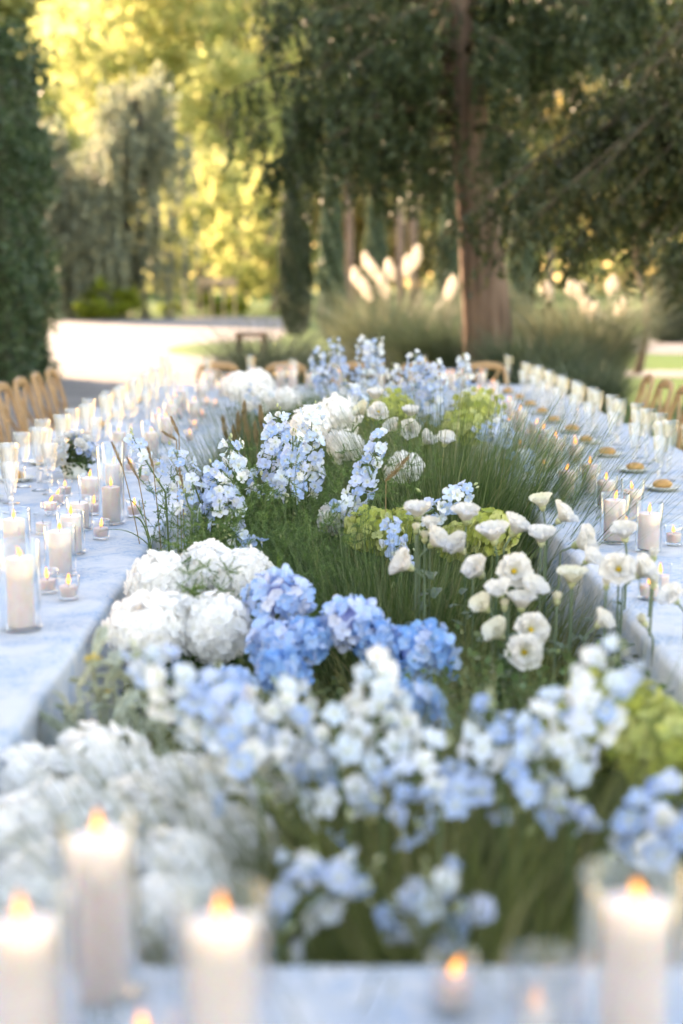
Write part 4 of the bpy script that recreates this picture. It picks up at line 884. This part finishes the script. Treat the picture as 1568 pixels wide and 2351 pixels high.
for lab, tip, bot, n, r, w in [
    ('blurred pale delphinium spire leaning furthest left', (325, 1500, 2.48), (560, 1770, 2.36), 38, .036, (.2, .5, .3)), ('blurred delphinium spire right of the leftmost leaning one', (500, 1560, 2.42), (600, 1820, 2.3), 24, .045, (.4, .45, .15)),
    ('blurred white blue delphinium spire at the centre left', (640, 1575, 2.5), (680, 1830, 2.4), 38, .056, (.25, .45, .3)), ('blurred white delphinium spire over the blue hydrangeas', (868, 1530, 2.55), (872, 1730, 2.42), 28, .045, (.06, .3, .64)),
    ('blurred delphinium hanging low at the centre', (770, 1660, 2.42), (800, 1880, 2.28), 24, .056, P_), ('blurred blue delphinium leaning right at the centre', (1010, 1715, 2.36), (880, 1890, 2.24), 18, .05, (.65, .3, .05)),
    ('blurred delphinium spire leaning far right', (1420, 1500, 2.42), (1200, 1800, 2.28), 42, .052, (.25, .5, .25)), ('blurred blue delphinium left of the right leaning spire', (1130, 1620, 2.4), (1160, 1860, 2.26), 18, .05, (.6, .35, .05)),
    ('blurred blue delphinium at the right edge', (1555, 1810, 2.2), (1440, 1950, 2.12), 20, .05, (.65, .3, .05)), ('blurred lilac delphinium low at the right edge', (1500, 1890, 2.15), (1560, 2000, 2.08), 14, .05, P_),
    ('low blurred delphinium sprig beside the near candle', (690, 1990, 1.98), (640, 2165, 1.9), 9, .035, (.5, .45, .05)), ('low blurred delphinium arching above the dark gap, left', (835, 2000, 1.96), (700, 2085, 1.93), 8, .03, B_), ('low blurred delphinium arching above the dark gap, right', (985, 2005, 1.96), (1045, 2140, 1.88), 9, .035, (.6, .35, .05)), ('blurred blue flowers at the very centre bottom', (900, 2090, 1.93), (960, 2130, 1.9), 5, .03, B_), ('two loose blurred blue flowers in the grass at the right', (1290, 1850, 2.2), (1310, 1900, 2.18), 4, .03, B_), ('loose blurred blue flowers above the grass right of centre', (1050, 1830, 2.25), (1010, 1860, 2.22), 4, .03, B_)]: delphinium(lab, tip, bot, n, r * 1.22, w, 1.04, gF)

up_, fc, lf, rt = (0, -.2, 1), (.05, -1, .35), (-.6, -.4, .7), (.6, -.4, .7)
LISL = [
    ('highest left white lisianthus before the blue sprig', (960, 1188, 4.0), up_, 1, 'cup', 0), ('small white lisianthus under the highest left one', (988, 1216, 4.0), up_, .75, 'half', 0), ('white lisianthus next to pale buds at the left of the group', (990, 1252, 3.9), rt, .95, 'cup', 0), ('lowest left white lisianthus tilted to the left', (942, 1303, 3.75), (-.8, -.3, .6), 1, 'cup', 0),
    ('white lisianthus seen from the side, top of the group', (1070, 1198, 4.0), up_, 1.05, 'cup', 0), ('white lisianthus tilted left in the middle of the group', (1062, 1265, 3.9), lf, 1, 'cup', 0), ('wide white lisianthus in the middle, seen from the side', (1135, 1243, 3.85), (-.2, -.2, 1), 1.1, 'cup', 0), ('white lisianthus tilted right behind the wide middle one', (1178, 1225, 3.95), (.5, -.2, .9), 1, 'cup', 0),
    ('white lisianthus left of the large open one', (1105, 1320, 3.65), lf, 1, 'cup', 0), ('large open white lisianthus with a yellow eye, upper', (1178, 1313, 3.6), fc, 1.1, 'open', 0), ('flat white lisianthus at the right end of the middle row', (1242, 1248, 3.9), up_, .95, 'cup', 0), ('cream lisianthus bud pointing up to the right table', (1246, 1166, 4.2), (-.2, -.2, 1), .9, 'half', 1),
    ('white lisianthus leaning right near the table edge', (1283, 1196, 4.1), (.6, -.3, .7), 1, 'cup', 0), ('large drooping white lisianthus before the right candles', (1322, 1252, 3.9), (.7, -.4, .4), 1.15, 'cup', 0), ('small white lisianthus below the large open one, left', (1150, 1368, 3.5), (-.3, -.4, .8), .85, 'half', 0), ('small white lisianthus below the large open one, right', (1212, 1362, 3.55), (.4, -.4, .8), .95, 'half', 0),
    ('ragged cream lisianthus at the lower left of the open one', (1118, 1400, 3.5), lf, .85, 'half', 1), ('pale closed lisianthus bud beneath the open one', (1158, 1396, 3.5), up_, .8, 'bud', 1), ('small ruffled white lisianthus above the lower open pair', (1196, 1398, 3.5), up_, .9, 'cup', 0), ('open white lisianthus behind the lowest one', (1214, 1448, 3.4), (.3, -.9, .4), 1.05, 'open', 0),
    ('lowest open white lisianthus with a yellow eye', (1202, 1498, 3.3), (.0, -1, .3), 1.1, 'open', 0), ('cream lisianthus tucked left of the lowest open one', (1152, 1462, 3.45), lf, .9, 'half', 1), ('creamy half open lisianthus right of the large open one', (1312, 1342, 3.6), up_, .95, 'half', 1), ('large open white lisianthus at the right by the table', (1420, 1310, 3.5), (-.2, -.9, .5), 1.05, 'open', 0),
    ('white lisianthus right behind the open one by the table', (1462, 1322, 3.52), rt, 1, 'cup', 0), ('white lisianthus in front of the right glass cylinder', (1435, 1238, 3.8), (-.2, -.3, 1), .95, 'cup', 0), ('pale lisianthus bud left under the open one at the right', (1392, 1348, 3.5), up_, .8, 'bud', 0), ('pale lisianthus bud right under the open one at the right', (1500, 1345, 3.5), up_, .9, 'bud', 1),
    ('small cream lisianthus bud between the two open groups', (1278, 1382, 3.55), up_, .85, 'bud', 1), ('small white lisianthus pointing right above the blurred spire', (1372, 1436, 3.45), rt, .8, 'half', 0), ('pale lisianthus bud in front of the right table candles', (1500, 1282, 3.7), up_, .9, 'bud', 0), ('white lisianthus at the right edge over the table', (1552, 1380, 3.45), lf, .95, 'half', 0),
    ('green tinged lisianthus bud with a dark leaf at the right', (1480, 1432, 3.4), (-.5, -.3, .8), .85, 'bud', 1), ('cream lisianthus bud at the far left of the group', (955, 1220, 3.95), up_, .75, 'bud', 1), ('cream lisianthus bud left of the side tilted bloom', (975, 1240, 3.95), up_, .85, 'bud', 1), ('half open lisianthus right of the small cream bud', (1345, 1290, 3.75), rt, .8, 'half', 0),
    ('white lisianthus with round face, left of the lime patch', (868, 950, 6.3), (0, -.8, .6), 1.15, 'open', 0), ('white lisianthus bloom above the round faced one', (862, 918, 6.6), up_, 1.1, 'cup', 0), ('creamy lisianthus left of the round faced one', (838, 950, 6.4), lf, 1.1, 'half', 1), ('white lisianthus on the lime patch under the tall delphiniums', (942, 958, 6.4), up_, 1.1, 'cup', 0),
    ('white lisianthus, upper of three in the dark grass', (940, 990, 6.2), fc, 1.15, 'cup', 0), ('white lisianthus, middle of three in the dark grass', (972, 1018, 6.1), rt, 1.1, 'cup', 0), ('white lisianthus, right of three in the dark grass', (1020, 1020, 6.0), (.2, -.5, .9), 1.1, 'half', 0), ('white lisianthus left above the three in the dark grass', (908, 988, 6.2), lf, 1.05, 'cup', 0)]
for lab, c, f, s, sty, cr in LISL: lisianthus(lab, c, f, s * 1.0, sty, bool(cr), leaves=3 if c[2] < 4.3 else 1)

# bouquet on the left table
bc = on(172, 1098, TZ); root = empty('bouquet', (bc.x, bc.y, TZ + .001)); tag(root, 'low bouquet of blue and white flowers on the left table', 'bouquet')
V, F = lathe([(.001, 0), (.045, 0), (.055, .02), (.055, .06), (.05, .075), (.001, .07)], 20); ob('vase', mesh('vase', V, F, True), M['plate'], root)
V, F = cards(clump_cloud(rng.normal(0, .035, (26, 3)) + np.array([0, 0, .09]), .03, 12), .03, .016); ob('leaves', mesh('leaves', V, F), M['cover'], root)
for i in range(70):
    d = Vector(unit(1)[0]); d.z = abs(d.z) * 1.1 - .12; d.y -= .25; d.normalize(); p = Vector((d.x * .115, d.y * .105, .095 + d.z * .1))
    if i % 4 == 0:
        bl = ob('bloom', CALYX, None, root, p, qz(d), .62)
        for tr_, k_, o in (('outer', 6, 0), ('mid', 5, .5)):
            for q_ in range(k_): ob('petal', random.choice(LIS[('l_white', tr_)]), None, bl, (0, 0, .003), (0, 0, 2 * math.pi * q_ / k_ + o))
        ob('eye', EYE, None, bl, (0, 0, .006))
    else: ob('floret', random.choice(DEL['p_blue' if p.x > -.01 else 'p_white']), None, root, p, qz(d), random.uniform(.8, 1.1))

# ------------------------------------------------------------------ greenery of the bed
def tuft(label, c, n, H, spread, lean, droop, width=.0028, mat='grass', wind=0.0, base=.05, group='ornamental grass tufts', plumes=()):
    root = empty('grass_tuft', (c[0], c[1], .012)); tag(root, label, 'grass', group)
    a = rng.uniform(0, 2 * math.pi, n); r = spread * np.sqrt(rng.random(n))
    B = np.stack([r * np.cos(a), r * np.sin(a), np.full(n, base)], 1)
    az = a + rng.normal(0, .7, n); az = np.arctan2(np.sin(az), np.cos(az) + wind)
    V, F = blades(B, az, H * rng.uniform(.6, 1.15, n), rng.uniform(*lean, n), rng.uniform(*droop, n), width * np.exp(rng.normal(0, .45, n)), 7)
    ob('blades', mesh('blades', V, F), M[mat], root)['kind'] = 'stuff'
    return root
def bedx(px, d): return at(px, 1100, d).x
tuft('dense fine grass tuft in the centre behind the blue hydrangeas', (bedx(880, 4.35), 4.3), 3600, .82, .22, (.0, .35), (.1, 1.0))
tuft('fine grass tuft right of centre behind the lisianthus stems', (bedx(1010, 4.15), 4.1), 2600, .72, .22, (.0, .4), (.2, 1.1), mat='grass')
tuft('large arching grass tuft right of the delphiniums, blades over the table', (bedx(1040, 5.7), 5.75), 4600, 1.08, .27, (.0, .42), (.2, 1.05), .0030, 'grass', .35)
tuft('grass tuft at the right table edge among the lisianthus', (.46, 3.95), 2600, .74, .17, (.0, .4), (.3, 1.1), .0026, 'grass_olive', .1)
tuft('long thin grass sweeping over the right table candles', (bedx(1140, 5.3), 5.25), 700, 1.2, .16, (.25, .75), (.2, .8), .0026, 'grass', 1.2)
tuft('dark grass tuft behind the tall delphinium pair', (bedx(640, 6.6), 6.7), 3000, .98, .28, (.0, .4), (.1, .9), .003, 'grass')
tuft('grass tuft between the far delphinium groups', (bedx(820, 8.2), 8.2), 2600, .95, .35, (.0, .4), (.2, 1.0), .0035, 'grass')
tuft('grass tuft in front of the right far delphiniums', (bedx(1060, 7.0), 7.0), 2800, .95, .3, (.0, .45), (.2, 1.0), .0032, 'grass_olive', .2)
tuft('dark grass at the far left under the white heads', (bedx(600, 9.2), 9.3), 2400, .85, .35, (.0, .5), (.2, 1.0), .0035, 'cover')
tuft('olive blurred grass in the right foreground', (.36, 2.2), 7000, .90, .34, (.05, .7), (.3, 1.4), .0034, 'grass_olive', .3)
tuft('olive blurred grass in the centre foreground', (.02, 2.12), 5600, .86, .3, (.05, .7), (.3, 1.4), .0034, 'grass_olive', -.2)
tuft('green blurred grass in front of the near white hydrangeas', (-.22, 2.45), 2000, .40, .22, (.05, .6), (.3, 1.2), .0032, 'grass')
tuft('green grass tuft low behind the blurred right spire', (.42, 2.85), 2400, .66, .25, (.05, .6), (.3, 1.2), .003, 'grass')
tuft('grass tuft at the far end of the bed', (.2, 10.4), 2400, .85, .5, (.0, .5), (.2, 1.0), .004, 'grass')

def feathery(label, c, n, H, spread, mat, nl=.014, name='asparagus_fern', lean=(.05, .8)):
    """soft fern: arching stems with side twigs clothed in needles"""
    root = empty(name, (c[0], c[1], .012)); tag(root, label, 'fern', 'feathery ferns'); P, A, S = [], [], []
    for i in range(n):
        a = random.uniform(0, 6.28) if c[0] > -.3 else random.uniform(-1.5, 1.5); l0 = random.uniform(*lean); h = H * random.uniform(.65, 1.1); b = Vector((random.gauss(0, spread * .4), random.gauss(0, spread * .4), .03))
        out = Vector((math.cos(a), math.sin(a), 0)); path = []
        p = b.copy(); m_ = 14
        for k_ in range(m_ + 1):
            path.append(p.copy()); w = l0 + .55 * (k_ / m_) ** 2; p += (out * math.sin(w) + Vector((0, 0, math.cos(w)))) * h / m_
        S.append(tube(path[::2], [.0022 - .0017 * k_ / 7 for k_ in range(8)], 4))
        for k_ in range(5, m_ + 1):
            for side in range(4):
                d = Vector(unit(1)[0]) + out * .3 + Vector((0, 0, .45)); d.normalize(); ln = .075 * (1.25 - .7 * k_ / m_)
                for q_ in range(7):
                    s = path[k_] + d * ln * (q_ + 1) / 7
                    for z in range(3): P.append(tuple(s)); A.append(tuple(d * .55))
    V, F = cards(P, nl * 1.25, .0023, axis=np.array(A), spread=1.0); o = ob('needles', mesh('needles', V, F), M[mat], root); o['kind'] = 'stuff'
    V, F = join(*S); ob('stems', mesh('stems', V, F, True), M['stem'], root)
feathery('dark feathery fern under the sharp delphiniums, at the left table edge', (bedx(465, 4.75), 4.72), 60, .92, .26, 'fern', lean=(.0, .3))
feathery('feathery fern leaning on the left table edge below the loose delphinium', (bedx(420, 4.75), 4.75), 50, .86, .2, 'fern', lean=(.0, .22))
feathery('feathery fern below the tall delphinium pair', (bedx(640, 4.85), 4.85), 52, .98, .26, 'fern', lean=(.0, .35))
feathery('feathery fern right below the pale delphinium spire', (bedx(735, 4.9), 4.95), 30, 1.04, .16, 'fern', lean=(.0, .3))
feathery('feathery fern low in front of the sharp delphiniums', (bedx(530, 4.45), 4.42), 46, .84, .28, 'fern', lean=(.0, .4))
feathery('light green feathery tuft amid the white hydrangeas', (bedx(420, 3.8), 3.8), 34, .80, .12, 'fern_light', nl=.011, lean=(.0, .25))
feathery('dark feathery fern behind the blue hydrangeas', (bedx(620, 4.05), 4.05), 26, .82, .2, 'fern', lean=(.0, .5))

def leafy(label, c, n, rx, ry, z0, z1, ls, mat, name='leafy_shrub', group='leafy shrubs in the bed'):
    root = empty(name, (c[0], c[1], .012)); tag(root, label, 'shrub', group)
    m_ = max(8, n // 60); a = rng.uniform(0, 6.28, m_); r = np.sqrt(rng.random(m_)); C = np.stack([r * rx * np.cos(a), r * ry * np.sin(a), rng.uniform(z0, z1, m_)], 1)
    P = clump_cloud(C, .09, 60); P = P[P[:, 2] > .02]
    V, F = cards(P, ls, ls * .55, axis=(0, -.2, .5)); ob('leaves', mesh('leaves', V, F), M[mat], root)['kind'] = 'stuff'
    lv = [tube(bez((0, 0, 0), (c_[0] * .3, c_[1] * .3, c_[2] * .6), tuple(c_), 4), .004, 4) for c_ in C[:20]]
    V, F = join(*lv); ob('stems', mesh('stems', V, F, True), M['stem'], root)
leafy('small leaved green shrub right below the large blue hydrangea', (bedx(1110, 3.3), 3.3), 4200, .25, .22, .2, .66, .028, 'box_leaf')
leafy('small leaved green shrub at the right table edge', (bedx(1380, 3.2), 3.15), 3000, .2, .3, .2, .62, .03, 'box_leaf')
leafy('dark leaves under the blue hydrangeas', (bedx(760, 3.4), 3.35), 3000, .25, .2, .15, .6, .03, 'cover')
leafy('dark leaves under the lime hydrangeas at the right edge', (.5, 2.6), 2600, .22, .25, .15, .58, .032, 'box_leaf')
leafy('dark leaves beneath the white hydrangeas at left', (-.35, 3.75), 2400, .22, .3, .15, .58, .032, 'cover')
leafy('green leaves under the far delphiniums', (.35, 7.7), 3600, .4, .5, .25, .85, .035, 'grass_olive')
leafy('green leaves in the far half of the bed at left', (-.2, 9.6), 3600, .4, 1.2, .2, .78, .04, 'cover')
leafy('green leaves at the far right of the bed', (.45, 9.6), 3600, .35, 1.2, .2, .72, .04, 'grass_olive')
leafy('dark leaves beneath the nearest white hydrangeas', (-.33, 2.25), 3000, .25, .35, .1, .5, .032, 'cover')
# uncountable green filling of the bed
nC = 30000
cxy = np.stack([rng.uniform(-.6, .76, nC), rng.uniform(1.85, 11.5, nC)], 1)
cz = rng.uniform(.02, 1, nC) ** .7 * (.42 + .10 * np.sin(cxy[:, 0] * 7 + cxy[:, 1] * 3) + .08 * np.sin(cxy[:, 1] * 5.3)) * np.clip(.75 + .03 * cxy[:, 1], .75, 1.1)
V, F = cards(np.column_stack([cxy, cz]), .045, .022, axis=(0, 0, .5)); tag(ob('ground_cover', mesh('ground_cover', V, F), M['cover']), 'dark green ground cover filling the flower bed', 'ground cover', kind='stuff')

# silvery plant with yellow flowers
sv = at(300, 1680, 2.95); root = empty('silver_plant', (sv.x, sv.y, .012)); tag(root, 'silver green woolly plant with yellow buds beside the left table', 'plant')
V, F = petal(.115, .026, .14, -.3, 7, 3, .4); SL = mesh('leaf', V, F, True); SL.materials.append(M['silver'])
tops = [(212, 1525, 2.95), (240, 1600, 2.95), (330, 1590, 3.0), (290, 1640, 2.95), (160, 1640, 2.9), (380, 1650, 2.95), (250, 1690, 2.85), (330, 1700, 2.85), (420, 1690, 2.9), (290, 1580, 3.05), (200, 1700, 2.85), (370, 1720, 2.8), (180, 1585, 2.92), (262, 1562, 2.98), (305, 1565, 3.0), (352, 1622, 2.95), (232, 1648, 2.88), (312, 1672, 2.85), (402, 1700, 2.85), (145, 1690, 2.85), (272, 1722, 2.8), (214, 1740, 2.8), (345, 1560, 3.05)]
for i, t in enumerate(tops):
    tp = at(*t) - Vector((sv.x, sv.y, .012)); b0 = Vector((tp.x * .25, tp.y * .25 + .02, 0)); path = bez(b0, Vector((tp.x * .5, tp.y * .5, tp.z * .6)), tp, 8)
    V, F = tube(path, .0048, 6); ob('stem', mesh('stem', V, F, True), M['silver'], root)
    for k_ in range(12):
        p = path[min(8, 2 + k_ * 6 // 11)]; ob('leaf', SL, None, root, p, (random.uniform(-.4, .4), random.uniform(-1.0, -.2), k_ * 2.4 + i), random.uniform(.7, 1.2))
    if i < 3 or i == 4:
        V, F = lathe([(.002, -.012), (.012, -.006), (.017, .002), (.013, .009), (.002, .012)], 12); ob('flower_head', mesh('flower_head', V, F, True), M['silver'], root, tp)
        if i < 2:
            for k_ in range(5): 
                V, F = petal(.022, .012, .2, .1, 4, 3); ob('petal', mesh('petal', V, F, True), M['yellow'], root, tp + Vector((0, 0, .008)), (0, random.uniform(-.6, -.1), k_ * 1.26))
    ob('leaf', SL, None, root, tp, (0, -1.3, i), .6)

# foxtail seed heads
def foxtail(label, a, b, base=None, k_=1.0):
    a, b = at(*a), at(*b); g = ground_of(a) if base is None else Vector(base); root = empty('foxtail', g); tag(root, label, 'seed head', 'brown foxtail seed heads')
    V, F = tube([p - g for p in bez(g, Vector((a.x * .6 + g.x * .4, a.y, a.z * .75)), a, 7)] + [b - g], [.0018] * 8 + [.0008], 5); ob('stalk', mesh('stalk', V, F, True), M['seed'], root)
    n = 190; t = rng.random(n); ax = (b - a).normalized(); C = np.array(a - g)[None] + np.array(b - a)[None] * t[:, None]
    o = unit(n) * (.0045 * np.sin(np.pi * np.clip(t * .9 + .08, 0, 1)) + .0005)[:, None] * k_
    A = unit(n) * .55 + np.array(ax)[None]; V, F = cards(C + o + A * .004, .013 * k_, .0017 * k_, axis=A, spread=.15); ob('spike', mesh('spike', V, F), M['seed'], root)
for lab, a, b in [('bent orange brown foxtail right of the leaning delphinium', (886, 1104, 4.75), (937, 1050, 4.7)), ('upright brown foxtail before the tall glass cylinder', (281, 1072, 4.8), (258, 1018, 4.8)), ('short foxtail crossing the tall glass cylinder', (318, 1100, 4.8), (292, 1052, 4.8)), ('upper foxtail over the left table candles', (411, 1000, 5.0), (393, 958, 5.0)), ('flat lying foxtail over the left table candles', (405, 1010, 5.0), (375, 992, 5.0)), ('foxtail standing above the fern at left', (420, 1120, 4.8), (412, 1080, 4.8)), ('foxtail beside the loose blue delphinium', (352, 1075, 4.85), (340, 1030, 4.85))]: foxtail(lab, a, b, k_=1.6 if 'bent' in lab else 1.0)
for i, (x, y) in enumerate(sorted([(520, 985), (548, 975), (572, 990), (600, 960), (560, 950), (620, 985), (540, 1005), (590, 1000)])): foxtail(f'blurred tan foxtail behind the white tipped delphinium, {ORD[i]} from the left in its group', (x, y + 22, 6.6), (x - 8 + 3 * (i % 4), y - 26, 6.6), k_=2.2)
# arching leaf blades at the left table edge
for lab, pts, w in (('long green blade bending over the left table votives', [(345, 1262, 4.55), (330, 1165, 4.5), (300, 1180, 4.45), (281, 1203, 4.45)], .007), ('thin arching blade over the left table edge', [(340, 1250, 4.5), (290, 1200, 4.4), (235, 1212, 4.35), (200, 1235, 4.3)], .004), ('curling thin blade above the left table edge', [(345, 1240, 4.6), (320, 1140, 4.6), (285, 1128, 4.55), (278, 1170, 4.5)], .0045)):
    W = [at(*p) for p in pts]; g = ground_of(W[0]); root = empty('ribbon_grass', g); tag(root, lab, 'grass', 'arching blades at the left table edge')
    path = [g] + [W[0] * (1 - t) ** 3 + W[1] * 3 * t * (1 - t) ** 2 + W[2] * 3 * t * t * (1 - t) + W[3] * t ** 3 for t in (i / 12 for i in range(13))]
    V, F = [], []
    for i, p in enumerate(path):
        ww = w * (1 - (i / 13) ** 2) * .5 + .0004; q_ = p - g; V += [(q_.x - ww * .6, q_.y, q_.z - ww * .5), (q_.x, q_.y - ww * .3, q_.z), (q_.x + ww * .6, q_.y, q_.z + ww * .5)]
    for i in range(len(path) - 1):
        for j in range(2): F.append((i * 3 + j, i * 3 + j + 1, i * 3 + j + 4, i * 3 + j + 3))
    ob('blade', mesh('blade', V, F, True), M['grass'], root)
